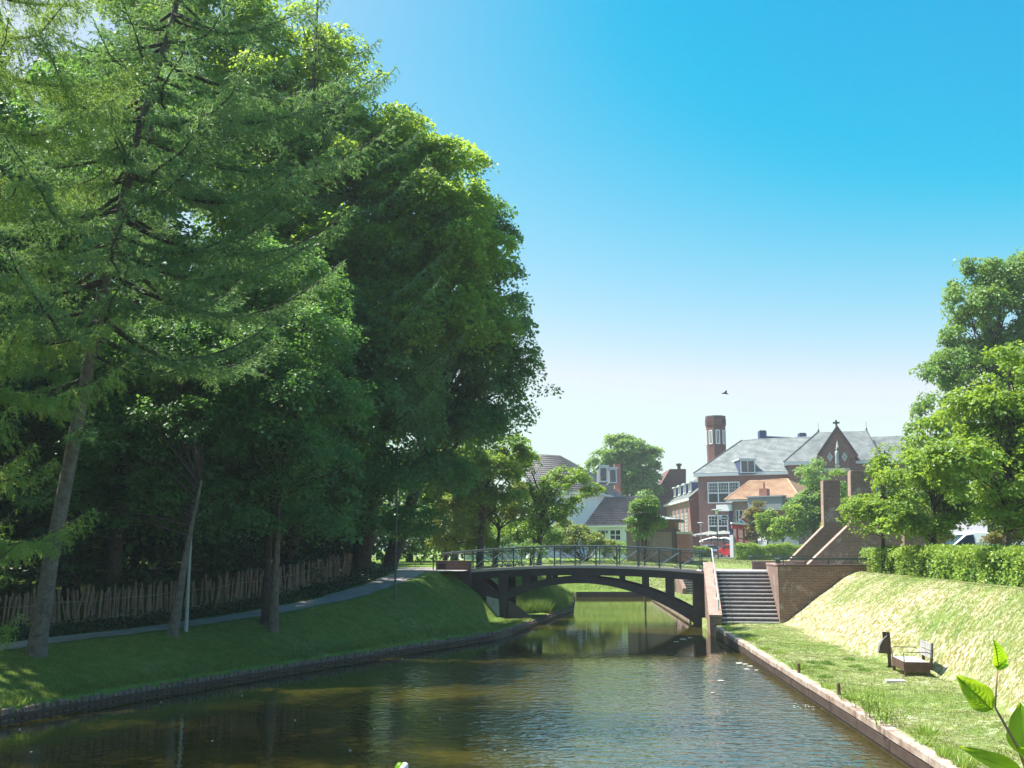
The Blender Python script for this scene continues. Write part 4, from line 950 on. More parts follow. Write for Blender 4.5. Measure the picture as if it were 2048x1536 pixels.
# dutch flag hanging from a slanted pole, red-brown seesaw-like sculpture frame
fl = thing('flag', 'red white and blue flag furled on a slanted pole at the corner house', 'flag', P(1476, 1040, 110))
A, B = P(1473, 1060, 110), P(1478, 1030, 109); MB().tube([A, B], .025, 6).build('pole', M['white'], fl)
for k, mt in enumerate(('red', 'white', 'sign_blue')):
    MB().prism([B+Vector((.02+.03*k, 0, -.25*k-.05)), B+Vector((1.1, .05, -.9-.2*k)), B+Vector((1.05, .05, -1.12-.2*k)), B+Vector((.02+.03*k, 0, -.27-.25*k))], (0, .01, 0)).build('flag_stripe', M[mt], fl)
sc_ = thing('red_frame_post', 'pair of red painted posts carrying round red lamps before the corner house', 'street furniture', (P(1478, 1095, 104).x, 104, 2.6))
for u in (1474, 1487):
    a, b2 = P(u+2, 1100, 104), P(u, 1056, 104); MB().tube([a, b2], .11, 8).build('post', M['red'], sc_)
    h = P(u-2, 1053, 104); MB().tube([h+Vector((-.45, 0, 0)), h+Vector((.45, 0, 0))], [.26, .26], 14).build('drum', M['red'], sc_)
MB().bar(P(1472, 1075, 104), P(1505, 1082, 104), .12, .12).build('crossbar', M['red'], sc_)
MB().bar(P(1462, 1046, 104), P(1500, 1049, 104), .5, .18).build('top_board', M['white'], sc_)

# --- white houses at the left
wh = thing('white_house', 'large white rendered house with dark tiled roof and two lead dormers', 'building', (P(1130, 1100, 118).x, 118, 2.6))
F6 = Fac(1060, 112, 1196, 118); z6 = F6.px(1120, 985)[1]
MB(F6.M).box(0, F6.L, 0, 9, ZG, z6).build('wall', M['white_wall'], wh)
F7 = Fac(1196.5, 118.2, 1256, 140); z7 = z6
MB(F7.M).box(0, F7.L, 0.02, 6, ZG, z7).build('wall', M['white_wall'], wh)
r6 = P(1110, 914, 122).z; inv6 = F6.M.inverted()
c0 = F6.M @ Vector((-.3, -.4, z6)); c1 = F6.M @ Vector((F6.L+.1, -.4, z6)); c3 = F6.M @ Vector((1.0, 4.2, r6)); c2 = F6.M @ Vector((F6.L-2.2, 4.2, r6))
tiles(c0, c1, c2, c3, 18, 'roof_slope', M['tile_dark'], wh, waves=30, amp=.05, lift=.06)
d1 = F7.M @ Vector((F7.L+.2, -.4, z7)); d2 = F7.M @ Vector((F7.L-5, 3.5, r6-1.2))
tiles(c1, d1, d2, c2, 18, 'roof_slope', M['tile_dark'], wh, waves=30, amp=.05)
MB(F7.M).box(-.1, F7.L+.4, -.6, -.1, z7-.1, z7+.12).build('gutter', M['white'], wh)
MB(F6.M).box(-.4, F6.L+.1, -.6, -.1, z6-.1, z6+.12).build('gutter', M['white'], wh)
for (u, v, D) in ((1207, 966, 122), (1226, 968, 129)):
    p = P(u, v, D); dormer((p.x, D, p.z), 1.1, 2.0, 3, wh, cols=1)
p = P(1234, 955, 140); MB().box(p.x-.45, p.x+.45, 139, 140, p.z-3, P(1234, 929, 140).z).build('chimney', M['brick_red'], wh)
for (u0, u1, v0, v1) in ((1092, 1110, 1000, 1030), (1128, 1146, 1000, 1030), (1112, 1132, 1050, 1085), (1160, 1180, 1050, 1088)):
    (a, b_), (c, d) = F6.px(u0, v1), F6.px(u1, v0); window(F6, a, c, b_, d, 2, 2, wh, fw=.1)
lh = thing('low_white_house', 'low white house with steep dark pantile roof behind the kiosk', 'building', (P(1230, 1100, 104).x, 104, 2.6))
F8 = Fac(1176, 104, 1290, 102); z8 = F8.px(1200, 1052)[1]
MB(F8.M).box(0, F8.L, 0, 7, ZG, z8).build('wall', M['white_wall'], lh)
MB(F8.M).box(-.3, F8.L+.2, -.35, -.02, z8-.12, z8+.04).build('gutter', M['white'], lh)
r8 = P(1215, 994, 107.5).z
g0 = F8.M @ Vector((-.3, -.3, z8+.05)); g1 = F8.M @ Vector((F8.L+.3, -.3, z8+.05)); g2 = F8.M @ Vector((F8.L+.3, 3.6, r8)); g3 = F8.M @ Vector(((F8.M.inverted() @ P(1213, 994, 107.5)).x, 3.6, r8))
tiles(g0, g1, g2, g3, 13, 'roof_slope', M['tile_dark'], lh, waves=28, amp=.05, lift=.06); g0b = F8.M @ Vector((-.3, 7.3, z8+.05)); tiles(g0b, g0, g3, g3, 13, 'roof_slope', M['tile_dark'], lh)
(a, b_), (c, d) = F8.px(1195, 1082), F8.px(1211, 1060); window(F8, a, c, b_-.4, d, 1, 1, lh, fw=.05)
(a, b_), (c, d) = F8.px(1219, 1082), F8.px(1243, 1058); window(F8, a, c, b_, d, 2, 2, lh, fw=.12)
(a, b_), (c, d) = F8.px(1262, 1082), F8.px(1280, 1058); window(F8, a, c, b_, d, 2, 2, lh, fw=.12)
MB(F8.M).tube([(F8.px(1214, 1060)[0], -.1, F8.px(1214, 1066)[1]), (F8.px(1214, 1060)[0], -.12, F8.px(1214, 1062)[1])], .09, 8).build('wall_lamp', M['black'], lh)
# kiosk
ks = thing('brick_kiosk', 'small square brick kiosk with flat overhanging roof in front of the low white house', 'building', (P(1302, 1100, 84).x, 84, 2.6))
F9 = Fac(1253, 84, 1352, 83); z9 = F9.px(1300, 1043)[1]; za = F9.px(1300, 1064)[1]
MB(F9.M).box(0.08, F9.L-.08, .08, 4, za+.23, z9).build('upper_wall', M['brick_school'], ks)
MB(F9.M).box(0, F9.L, 0, 4.1, ZG, za).build('lower_wall', M['brick_kiosk'], ks)
MB(F9.M).box(-.05, F9.L+.05, -.05, 4.15, za+.002, za+.228).build('string_course', M['brick_dark'], ks)
for u in (1276, 1347):
    s_ = F9.px(u, 1080)[0]; MB(F9.M).box(s_-.13, s_+.13, -.04, -.003, ZG, za-.002).build('pier', M['brick_dark'], ks)
mb = MB(F9.M); mb.box(-.45, F9.L+.4, -.5, 4.6, z9+.002, z9+.17); mb.build('roof_slab', M['brick_dark'], ks)
A = [F9.M @ Vector(p) for p in ((-.4, -.45, z9+.172), (F9.L+.35, -.45, z9+.172), (F9.L+.35, 4.55, z9+.172), (-.4, 4.55, z9+.172))]; T = F9.M @ Vector((F9.L/2, 2.05, z9+.66))
MB().add(A+[T], [(0, 1, 4), (1, 2, 4), (2, 3, 4), (3, 0, 4)]).build('roof', M['slate'], ks)
rw = MB(F9.M).box(F9.L+.10, F9.L+1.15, -.3, 3.0, ZG, F9.px(1360, 1068)[1]).build('red_annex', M['brick_red'], ks)
MB(F9.M).box(F9.L+.09, F9.L+1.18, -.33, 3.0, F9.px(1360, 1068)[1]+.002, F9.px(1360, 1068)[1]+.2).build('annex_coping', M['cream'], ks)
# glimpses behind the willows: low house
gh = thing('glimpsed_house', 'low grey roofed house glimpsed through the willows behind the bridge', 'building', (P(980, 1100, 95).x, 95, 2.6))
F10 = Fac(930, 95, 1050, 97); zt = F10.px(980, 1078)[1]
MB(F10.M).box(0, F10.L, 0, 6, ZG, zt).build('wall', M['white_wall'], gh)
tiles(F10.M @ Vector((-.3, -.4, zt)), F10.M @ Vector((F10.L+.3, -.4, zt)), F10.M @ Vector((F10.L+.3, 3, zt+2.2)), F10.M @ Vector((-.3, 3, zt+2.2)), 10, 'roof_slope', M['tile_dark'], gh, waves=20, amp=.05)
p = P(1067, 1032, 90); MB().prism([(p.x-.22, 90, p.z-.45), (p.x+.15, 90, p.z-.4), (p.x+.22, 90, p.z+.35), (p.x-.2, 90, p.z+.4)], (0, .03, 0)).build('red_banner', M['red']); tag(C.objects[-1], 'small red banner showing through the light green tree left of the white house', 'banner')

# ------------------------------------------------------------------ vehicles
def vehicle(name, lab, cat, loc, ang, Lg, Wd, prof, glass_side, wheels, paint, front_glass, rear_glass, plate=True, lights='orange'):
    t = thing(name, lab, cat, loc); Mx = Fm(loc, ang)     # local x = length, front at +x
    hw = Wd/2; mb = MB(Mx); n = len(prof); vs = []
    # loft over cross sections so that sides curve in towards the roof
    for k, (f, inset) in enumerate(((-1, 0.05), (-.93, 0.0), (.93, 0.0), (1, 0.05))):
        for x, z in prof:
            tum = max(0, (z-0.95))*0.28; vs.append((x*(1-inset*.4), f*(hw-tum), z-(0.02 if abs(f) == 1 and z > .5 else 0)))
    fs = [tuple(range(n)), tuple(range(4*n-1, 3*n-1, -1))]
    for r in range(3):
        for k in range(n): fs.append((r*n+k, (r+1)*n+k, (r+1)*n+(k+1) % n, r*n+(k+1) % n))
    body = mb.add(vs, fs).build('body', M[paint], t, bevel=.03)
    for sgn in (-1, 1):
        for gl in glass_side:
            mb = MB(Mx); mb.add([(x, sgn*(hw-max(0, z-.95)*.28+.012), z) for x, z in gl], [tuple(range(len(gl))), tuple(range(len(gl)-1, -1, -1))]); mb.build('side_window', M['glass'], t)
    for nm, gl in (('windscreen', front_glass), ('rear_window', rear_glass)):
        if gl:
            (x0, z0), (x1, z1) = gl; y0 = hw-.18; y1 = hw-.18-max(0, z1-.95)*.22
            MB(Mx).add([(x0, -y0, z0), (x0, y0, z0), (x1, y1, z1), (x1, -y1, z1)], [(0, 1, 2, 3), (3, 2, 1, 0)]).build(nm, M['glass'], t)
    for x in wheels:
        for sgn in (-1, 1):
            y = sgn*(hw-.1); mb = MB(Mx); mb.tube([(x, y-.1, .31), (x, y+.1, .31)], .31, 18); w = mb.build('wheel', M['rubber'], t)
            mb = MB(Mx); mb.tube([(x, y+sgn*.08, .31), (x, y+sgn*.115, .31)], .19, 12); mb.build('rim', M['chrome'], w)
    xf = max(x for x, z in prof)
    for sgn in (-1, 1):
        MB(Mx).box(xf-.10, xf+.015, sgn*(hw-.36)-.16, sgn*(hw-.36)+.16, .58, .73).build('headlight', M['chrome'], t)
        xr = min(x for x, z in prof); MB(Mx).box(xr-.015, xr+.08, sgn*(hw-.22)-.1, sgn*(hw-.22)+.1, .62, .92).build('tail_light', M['red'], t)
        MB(Mx).box(xf-1.45, xf-1.30, sgn*(hw+.08)-.08, sgn*(hw+.08)+.08, .95, 1.07).build('mirror', M[paint], t)
    if plate:
        MB(Mx).box(xf+.0, xf+.03, -.26, .26, .36, .48).build('number_plate', M['orange'], t); MB(Mx).box(min(x for x, z in prof)-.03, min(x for x, z in prof), -.26, .26, .5, .62).build('number_plate', M['orange'], t)
    MB(Mx).box(xf-.06, xf+.02, -.55, .55, .50, .60).build('grille', M['black'], t)
    return t
sedan = [(-2.15, .22), (2.15, .22), (2.2, .45), (2.15, .68), (1.9, .80), (1.15, .90), (.45, 1.36), (-.1, 1.43), (-.9, 1.40), (-1.5, 1.02), (-2.05, .95), (-2.2, .6)]
hatch = [(-1.85, .22), (1.8, .22), (1.88, .45), (1.85, .68), (1.6, .82), (1.05, .95), (.45, 1.40), (-.2, 1.48), (-1.3, 1.44), (-1.75, .98), (-1.88, .6)]
van = [(-2.3, .25), (2.2, .25), (2.3, .5), (2.25, .80), (1.95, 1.02), (1.45, 1.15), (.65, 1.78), (.2, 1.88), (-2.1, 1.86), (-2.3, 1.7)]
p = P(1422, 1112, 122); vehicle('parked_car', 'silver blue saloon car parked facing the camera at the end of the lawn', 'car', (p.x, 122, 2.62), rad(-78), 4.4, 1.75, sedan, [[(.95, .93), (.40, 1.32), (.02, 1.36), (.02, .95)], [(-.05, .95), (-.05, 1.36), (-.85, 1.34), (-1.35, .98)]], (1.35, -1.35), 'blue_car', ((1.12, .93), (.5, 1.35)), ((-1.46, 1.04), (-.98, 1.37)))
p = P(1464, 1112, 119); vehicle('parked_car', 'red and white hatchback parked at an angle in front of the hedge', 'car', (p.x, 119, 2.62), rad(120), 3.7, 1.65, hatch, [[(.9, .98), (.42, 1.34), (.0, 1.38), (.0, .98)], [(-.07, .98), (-.07, 1.38), (-1.1, 1.36), (-1.35, 1.0)]], (1.15, -1.15), 'red', ((1.03, .98), (.48, 1.39)), ((-1.74, 1.02), (-1.36, 1.40)))
p = P(1938, 1095, 50); vehicle('delivery_van', 'white panel van parked behind the right hedge with its nose to the left', 'van', (p.x+.35, 50, 2.6), rad(174), 4.6, 1.8, van, [[(1.35, 1.18), (.66, 1.70), (.30, 1.74), (.30, 1.16)]], (1.45, -1.4), 'white_car', ((1.42, 1.20), (.70, 1.76)), None)
p = P(1612, 1095, 112); vehicle('parked_car', 'pale car mostly hidden between the hedge and the brick pillar', 'car', (p.x, 112, 2.62), rad(8), 4.4, 1.7, sedan, [[(.95, .93), (.40, 1.32), (.02, 1.36), (.02, .95)], [(-.05, .95), (-.05, 1.36), (-.85, 1.34), (-1.35, .98)]], (1.35, -1.35), 'white_car', ((1.12, .93), (.5, 1.35)), ((-1.46, 1.04), (-.98, 1.37)))

# bird
bp_ = P(1450, 787, 60); brd = thing('bird', 'small dark bird gliding in the pale sky above the brick tower', 'bird', bp_)
MB().tube([bp_+Vector((-.22, 0, 0)), bp_+Vector((-.12, 0, .02)), bp_+Vector((0, 0, .02)), bp_+Vector((.14, 0, -.01)), bp_+Vector((.22, 0, -.05))], [.015, .04, .05, .035, .01], 8).build('body', M['black'], brd, smooth=True)
for s_ in (-1, 1): MB().prism([bp_+Vector((-.06, 0, .03)), bp_+Vector((.10, 0, .03)), bp_+Vector((.02, s_*.5, .10)), bp_+Vector((-.06, s_*.45, .10))], (0, 0, .012)).build('wing', M['black'], brd)
# ------------------------------------------------------------------ foliage generators (numpy)
def unit(v): return v/np.maximum(np.linalg.norm(v, axis=-1, keepdims=True), 1e-6)
def rdir(n): return unit(RNG.normal(size=(n, 3)))
def leaf_geo(c, ax, nm, ln, wd):
    """folded lozenge leaves: c (N,3) base, ax along leaf, nm normal"""
    ax = unit(ax); sd_ = unit(np.cross(ax, nm)); nm = np.cross(sd_, ax); n = len(c)
    ln = np.asarray(ln).reshape(-1, 1)*np.ones((n, 1)); wd = np.asarray(wd).reshape(-1, 1)*np.ones((n, 1))
    mid = c+ax*ln*0.45
    v = np.stack([c, mid+sd_*wd*.5+nm*wd*.14, c+ax*ln, mid-sd_*wd*.5+nm*wd*.14], 1).reshape(-1, 3)
    i = np.arange(n)[:, None]*4
    f = np.concatenate([i+[0, 1, 2], i+[0, 2, 3]], 1).reshape(-1, 3)
    return v, f
def tri_geo(c, ax, sd_, ln, wd):
    n = len(c); ln = np.asarray(ln).reshape(-1, 1); wd = np.asarray(wd).reshape(-1, 1); s = unit(np.cross(ax, sd_))
    v = np.stack([c-s*wd*.5, c+s*wd*.5, c+unit(ax)*ln], 1).reshape(-1, 3); f = np.arange(3*n).reshape(-1, 3); return v, f
def crown_leaves(lobes, subs, clumps, per, leaf, clump_r=0.42, flat=0.45, sub_r=0.33, inner=0.22, droop=0.0, gap=0.0, wr=0.8):
    """lobes (n,4|6): x,y,z,r. returns leaf verts, faces, list of sub lobe centres"""
    lobes = np.asarray(lobes, float)
    if lobes.shape[1] == 4: lobes = np.concatenate([lobes[:, :3], lobes[:, 3:4], lobes[:, 3:4], lobes[:, 3:4]*0.85], 1)
    w = (lobes[:, 3]*lobes[:, 5]); w = w/w.sum(); k = RNG.choice(len(lobes), subs, p=w)
    d = rdir(subs); d[:, 2] = np.abs(d[:, 2])*0.8+d[:, 2]*0.2; d = unit(d+np.array([0, 0, 0.0]))
    rr = np.where(RNG.random(subs) < inner, RNG.uniform(.3, .75, subs), RNG.uniform(.75, 1.04, subs))
    sc = lobes[k, :3]+d*lobes[k, 3:6]*rr[:, None]; sr = lobes[k, 3]*sub_r*RNG.uniform(.6, 1.35, subs)
    so = d
    # clumps: flattened sprays around each sub lobe, outward biased
    j = RNG.choice(subs, clumps, p=(sr**2)/(sr**2).sum()); dd = unit(rdir(clumps)+so[j]*0.55+np.array([0, 0, .25]))
    cc = sc[j]+dd*sr[j][:, None]*RNG.uniform(.55, 1.1, (clumps, 1)); cn = unit(dd*.5+np.array([0, 0, .8])+rdir(clumps)*.35)
    cr_ = clump_r*RNG.uniform(.55, 1.35, clumps)
    # leaves
    m = clumps*per; q = np.repeat(np.arange(clumps), per)
    t1 = unit(np.cross(cn, rdir(clumps))); t2 = np.cross(cn, t1)
    r = np.sqrt(RNG.random(m))*cr_[q]; a = RNG.uniform(0, 2*np.pi, m); h = RNG.normal(0, .30, m)*cr_[q]*flat - (r**2)/np.maximum(cr_[q], .05)*(.35+droop)
    out = t1[q]*np.cos(a)[:, None]+t2[q]*np.sin(a)[:, None]
    p = cc[q]+out*r[:, None]+cn[q]*h[:, None]
    ax = unit(out+rdir(m)*.7+np.array([0, 0, -.25-droop])); nm = unit(cn[q]*.9+rdir(m)*.65)
    s = leaf*RNG.uniform(.6, 1.3, m)*RNG.uniform(.7, 1.35, clumps)[q]
    v, f = leaf_geo(p, ax, nm, s, s*wr)
    return v, f, sc
def limb_mesh(base, top, centres, r0, n_limbs, mat, t, bend=0.2, fork=None, name='limb', jitter=0.3, r_l=None):
    """trunk from base to top plus limbs reaching towards foliage centres"""
    base, top = Vector(base), Vector(top); pts = []; n = 9
    for i in range(n):
        f = i/(n-1); p = base.lerp(top, f); p += Vector((math.sin(f*5+base.x)*bend*.5, math.cos(f*4+base.y)*bend*.4, 0))*f; pts.append(p)
    rs = [r0*(1.35 if i == 0 else 1.1 if i == 1 else 1-0.75*i/(n-1)) for i in range(n)]
    pts.insert(1, pts[0].lerp(pts[1], .25)); rs.insert(1, r0*1.12)
    mb = MB(); mb.tube([pts[0]-Vector((0, 0, .4))]+pts, [r0*1.5]+rs, 12); mb.build('trunk', mat, t, smooth=True)
    cs = list(centres); random.shuffle(cs); mb = MB(); H = (top-base).length
    for c in cs[:n_limbs]:
        c = Vector(c); f = min(.96, max((fork or .3)+random.uniform(0, .9-(fork or .3))*random.random(), ((c.z-base.z)/max(.1, top.z-base.z))*.7-random.uniform(0, .12)))
        i = f*(len(pts)-2); k = int(i)+1; k = min(k, len(pts)-2); st_ = pts[k].lerp(pts[k+1], i+1-k if i+1-k < 1 else .5); L_ = (c-st_).length
        m1 = st_.lerp(c, .35)+Vector((random.uniform(-1, 1), random.uniform(-1, 1), random.uniform(.2, 1)))*L_*.08
        m2 = st_.lerp(c, .7)+Vector((random.uniform(-1, 1), random.uniform(-1, 1), random.uniform(-.2, 1)))*L_*.08
        rr = (r_l or r0*.34)*random.uniform(.6, 1.1); mb.tube([st_, m1, m2, c], [rr, rr*.7, rr*.45, rr*.15], 6)
        for _ in range(2):
            e = m2+Vector((random.uniform(-1, 1), random.uniform(-1, 1), random.uniform(-.2, .8)))*L_*.22; mb.tube([m1.lerp(m2, random.uniform(.4, 1)), e], [rr*.35, rr*.1], 5)
    if mb.v: mb.build('limb_work', M['bark_dark'], t, smooth=True)
def px_lobes(lst): return [tuple(P(u, v, D))+(r,) for u, v, D, r in lst]
def tree(name, lab, base, top, lobes, subs, clumps, per, leaf, mat, r0, bark='bark_dark', limbs=26, group=None, fork=None, bend=.25, **kw):
    bx_, by_ = base[0], base[1]; bz_ = float(gz(bx_, by_))
    t = thing(name, lab, 'tree', (bx_, by_, bz_), group)
    v, f, sc = crown_leaves(lobes, subs, clumps, per, leaf, **kw)
    o = tri_mesh('crown', v, f, M[mat], t); limb_mesh((bx_, by_, bz_), top, sc, r0, limbs, M[bark], t, bend, fork)
    return t

# ---------- conifers: arching branches, side twigs, hanging shoots, needles
def conifer_branch(st_, az, L, rise, tip, wide, V, hang=.35, dens=1.0, needle=.085, twig_step=.11):
    st_ = np.array(st_); h = np.array([math.cos(az), math.sin(az), 0.0]); s = np.array([-h[1], h[0], 0.0]); up = np.array([0, 0, 1.0])
    n = int(L/twig_step); t = np.linspace(.10, 1, n)
    wig = .03*L*np.sin(t*9+az*7)
    def ax(t): return st_+h*(L*t)[:, None]+up*(L*(rise*t-.28*np.sin(np.pi*np.minimum(t, 1)*.9)*.6+tip*t**3))[:, None]+s*(.03*L*np.sin(t*9+az*7))[:, None]
    A = ax(t); V['axis'].append(A)
    # side twigs
    T0, Td, Tl = [], [], []
    for sg in (-1, 1):
        ln = wide*L*(1-t)**.7*np.minimum(1, t*5)*RNG.uniform(.55, 1.15, n)+.10
        d = unit(h*.75+s*sg*.8+up*(RNG.uniform(-.25, .15, (n, 1))))
        T0.append(A); Td.append(d); Tl.append(ln)
    T0 = np.concatenate(T0); Td = np.concatenate(Td); Tl = np.concatenate(Tl)
    segs0, segsd, segsl = [T0], [Td-up*.12], [Tl]
    # secondary shoots off the twigs
    k = np.repeat(np.arange(len(T0)), np.maximum(1, (Tl/.085*dens).astype(int))); f = RNG.random(len(k))
    b0 = T0[k]+Td[k]*(Tl[k]*f)[:, None]-up*(.12*Tl[k]*f**2)[:, None]
    sg = RNG.choice([-1, 1], len(k))[:, None]
    dd = unit(Td[k]*.8+np.cross(Td[k], up)*sg*.7-up*RNG.uniform(.1, 1.0+hang*2, (len(k), 1)))
    ll = RNG.uniform(.08, .22, len(k))*(1-.4*f)*(1+hang)
    keep = RNG.random(len(k)) < .8; b0, dd, ll = b0[keep], dd[keep], ll[keep]*1.15
    segs0.append(b0); segsd.append(dd); segsl.append(ll)
    # leader itself
    segs0.append(A[:-1]); segsd.append(np.diff(A, axis=0)); segsl.append(np.linalg.norm(np.diff(A, axis=0), axis=1))
    B0 = np.concatenate(segs0); Bd = unit(np.concatenate(segsd)); Bl = np.concatenate(segsl)
    k = np.repeat(np.arange(len(B0)), np.maximum(2, (Bl*62*dens).astype(int))); f = RNG.random(len(k))
    c = B0[k]+Bd[k]*(Bl[k]*f)[:, None]; nd = unit(Bd[k]*.8+rdir(len(k))*.75); nl = needle*RNG.uniform(.6, 1.25, len(k))
    v, fa = tri_geo(c, nd, rdir(len(k)), nl, nl*.2); V['v'].append(v)
def conifer(name, lab, path, r0, branches, mat, bark='bark', group=None, **kw):
    """path: trunk points; branches: (f along trunk, azimuth deg, length, rise, tip)"""
    t = thing(name, lab, 'tree', path[0], group)
    pts = [Vector(p) for p in path]; n = len(pts)
    mb = MB(); rs = [r0*(1-.86*i/(n-1)) for i in range(n)]; mb.tube([pts[0]-Vector((0, 0, .4)), pts[0], pts[0].lerp(pts[1], .12)]+pts[1:], [r0*1.5, r0*1.35, r0*1.08]+rs[1:], 14); mb.build('trunk', M[bark], t, smooth=True)
    cum = [0]
    for a, b in zip(pts, pts[1:]): cum.append(cum[-1]+(b-a).length)
    def at(f):
        d = f*cum[-1]
        for i in range(n-1):
            if d <= cum[i+1] or i == n-2: return pts[i].lerp(pts[i+1], (d-cum[i])/(cum[i+1]-cum[i]))
    V = {'v': [], 'axis': []}; wood = MB()
    for f, az, L, rise, tip in branches:
        conifer_branch(at(f), rad(az), L, rise, tip, kw.get('wide', .30), V, **{k: v for k, v in kw.items() if k != 'wide'})
        A = V['axis'][-1]; pp = [tuple(at(f))]+[tuple(A[i]) for i in np.linspace(0, len(A)-1, 8).astype(int)]
        br = .022+.011*L; wood.tube(pp, [br*(1-.85*i/8) for i in range(9)], 6)
    wood.build('branch_work', M['bark_dark'], t, smooth=True)
    v = np.concatenate(V['v']); tri_mesh('needles', v, np.arange(len(v)).reshape(-1, 3), M[mat], t)
    return t
QUICK = 1.0
def q(n): return int(n*QUICK)

# A: leaning spruce on the left bank (near)
bA = GT(72, 1308); 
pathA = [(bA.x, bA.y, float(gz(bA.x, bA.y)))]+[tuple(P(u, v, D)) for u, v, D in ((100, 1130, 25.2), (150, 870, 25.2), (205, 590, 25.1), (240, 430, 25.0), (275, 270, 24.9), (345, 40, 24.8), (385, -120, 24.7), (410, -260, 24.7))]
brA = []
for i in range(64):
    f = .38+.62*i/63; az = (i*137.5) % 360; top = 1-f
    L = 1.0+5.2*min(1, top*1.75)*random.uniform(.55, 1.05)
    brA.append((f, az, L, random.uniform(-.12, .0)+.12*f, random.uniform(.10, .20)))
# conspicuous long boughs reaching right over the bank
for f, az, L in ((.70, -8, 6.2), (.64, 4, 6.6), (.585, -14, 6.4), (.53, 6, 6.0), (.66, -40, 5.0), (.60, -50, 4.6), (.74, 12, 5.2), (.80, -12, 4.0), (.86, 5, 3.2), (.56, 170, 3.4), (.62, 190, 3.5), (.69, 178, 3.6), (.76, 200, 3.2), (.49, -5, 5.2)):
    brA.append((f, az, L, random.uniform(-.10, .0), random.uniform(.08, .18)))
for f in (.42, .48, .54, .60, .66, .72, .78, .84): brA.append((f, -90+random.uniform(-45, 45), 3.6*(1.15-f)+.8, -.02, .15))
for f, az, L in ((.20, 150, 2.2), (.27, -60, 2.0), (.33, 200, 2.6), (.36, 10, 2.8)): brA.append((f, az, L, -.1, .2))
conifer('spruce_tree', 'tall leaning spruce with bare lower trunk and long boughs on the left bank', pathA, .21, brA, 'needle', wide=.33, twig_step=.17, needle=.15, dens=.55)

# Z: spruce standing outside the left edge, boughs reaching into the picture
zx, zy = -14.5, 20.5; pathZ = [(zx, zy, float(gz(zx, zy))), (zx+.1, zy, 6), (zx+.2, zy, 12), (zx+.2, zy, 19)]
brZ = []
for i in range(60):
    f = .12+.88*i/59; az = (i*137.5) % 360; brZ.append((f, az, (1.2+4.2*(1-f)**.8)*random.uniform(.7, 1.05), random.uniform(-.15, .05)+.2*f, random.uniform(.15, .28)))
conifer('spruce_tree', 'light green spruce whose drooping boughs enter from the left edge of the picture', pathZ, .24, brZ, 'needle_light', wide=.34, hang=.8, twig_step=.17, needle=.13, dens=.6)
zx, zy = -12.6, 22.0; pathY = [(zx, zy, float(gz(zx, zy))), (zx, zy, 6), (zx-.1, zy, 13), (zx-.1, zy, 17.5)]
brY = []
for v_, L, az in ((120, 4.0, 5), (60, 3.6, -25), (230, 4.4, -14), (330, 3.4, 8), (-30, 3.2, 5), (520, 3.0, -12), (640, 3.6, 8), (745, 4.2, -5), (700, 3.2, -35), (930, 2.4, 5), (1040, 3.6, -8), (1075, 2.4, -40), (1240, 2.2, -10), (400, 3.0, -35), (160, 3.2, -50), (-90, 3.4, -20), (840, 2.6, -30), (1160, 1.9, -30)):
    z = P(0, v_, zy).z; brY.append((min(1, (z-pathY[0][2])/(17.5-pathY[0][2])), az, L, .0, .12))
for i in range(26):
    f = .3+.65*i/25; brY.append((f, 60+(i*137.5) % 240, 1.8*(1.1-f)+.8, 0, .2))
conifer('spruce_tree', 'nearest light green spruce cropped by the left edge, hanging fringes of bright needles', pathY, .20, brY, 'needle_light', wide=.34, hang=1.2, needle=.10, twig_step=.11, dens=.75)

# R: larch-like conifer whose boughs poke out of the maples on the right
bx_, by_ = -8.9, 40.8
pathR = [(bx_, by_, float(gz(bx_, by_))), (bx_+.2, by_, 8), (bx_+.1, by_-.1, 16), (bx_+.3, by_-.3, 22.5), (bx_+.4, by_-.3, 28)]
brR = []
for i in range(56):
    f = .30+.70*i/55; az = (i*137.5) % 360
    if math.sin(rad(az)) > .35: continue
    brR.append((f, az, (.8+5.2*(1-f)**.75)*random.uniform(.6, 1.0), random.uniform(-.10, .1)+.3*f, random.uniform(.15, .3)))
for f, az, L in ((.90, 20, 2.8), (.82, -5, 3.6), (.76, 5, 4.4), (.69, -15, 5.2), (.62, -20, 5.6), (.55, -10, 6.4), (.48, -16, 6.6), (.41, -25, 6.6), (.34, -12, 7.0), (.27, -20, 6.6), (.66, 15, 5.0)): brR.append((f, az, L, .02, .25))
conifer('conifer_tree', 'dark conifer with long hanging boughs poking out between the maples', pathR, .26, brR, 'needle', bark='bark_dark', wide=.30, hang=1.2, needle=.20, twig_step=.24, dens=.45)

bx_, by_ = -13.2, 33.6
pathQ = [(bx_, by_, float(gz(bx_, by_))), (bx_+.1, by_, 8), (bx_+.3, by_, 16), (bx_+.5, by_, 24.5)]
brQ = [(f, (i*137.5) % 360, (1.0+4.6*(1-f)**.7)*random.uniform(.65, 1.0), random.uniform(-.12, .05)+.2*f, random.uniform(.10, .22)) for i, f in enumerate(np.linspace(.34, 1, 46)) if math.sin(rad((i*137.5) % 360)) < .45]
conifer('conifer_tree', 'dark spruce standing behind the fence between the leaning spruce and the maples', pathQ, .24, brQ, 'needle', bark='bark_dark', wide=.32, hang=.9, needle=.17, twig_step=.2, dens=.5)
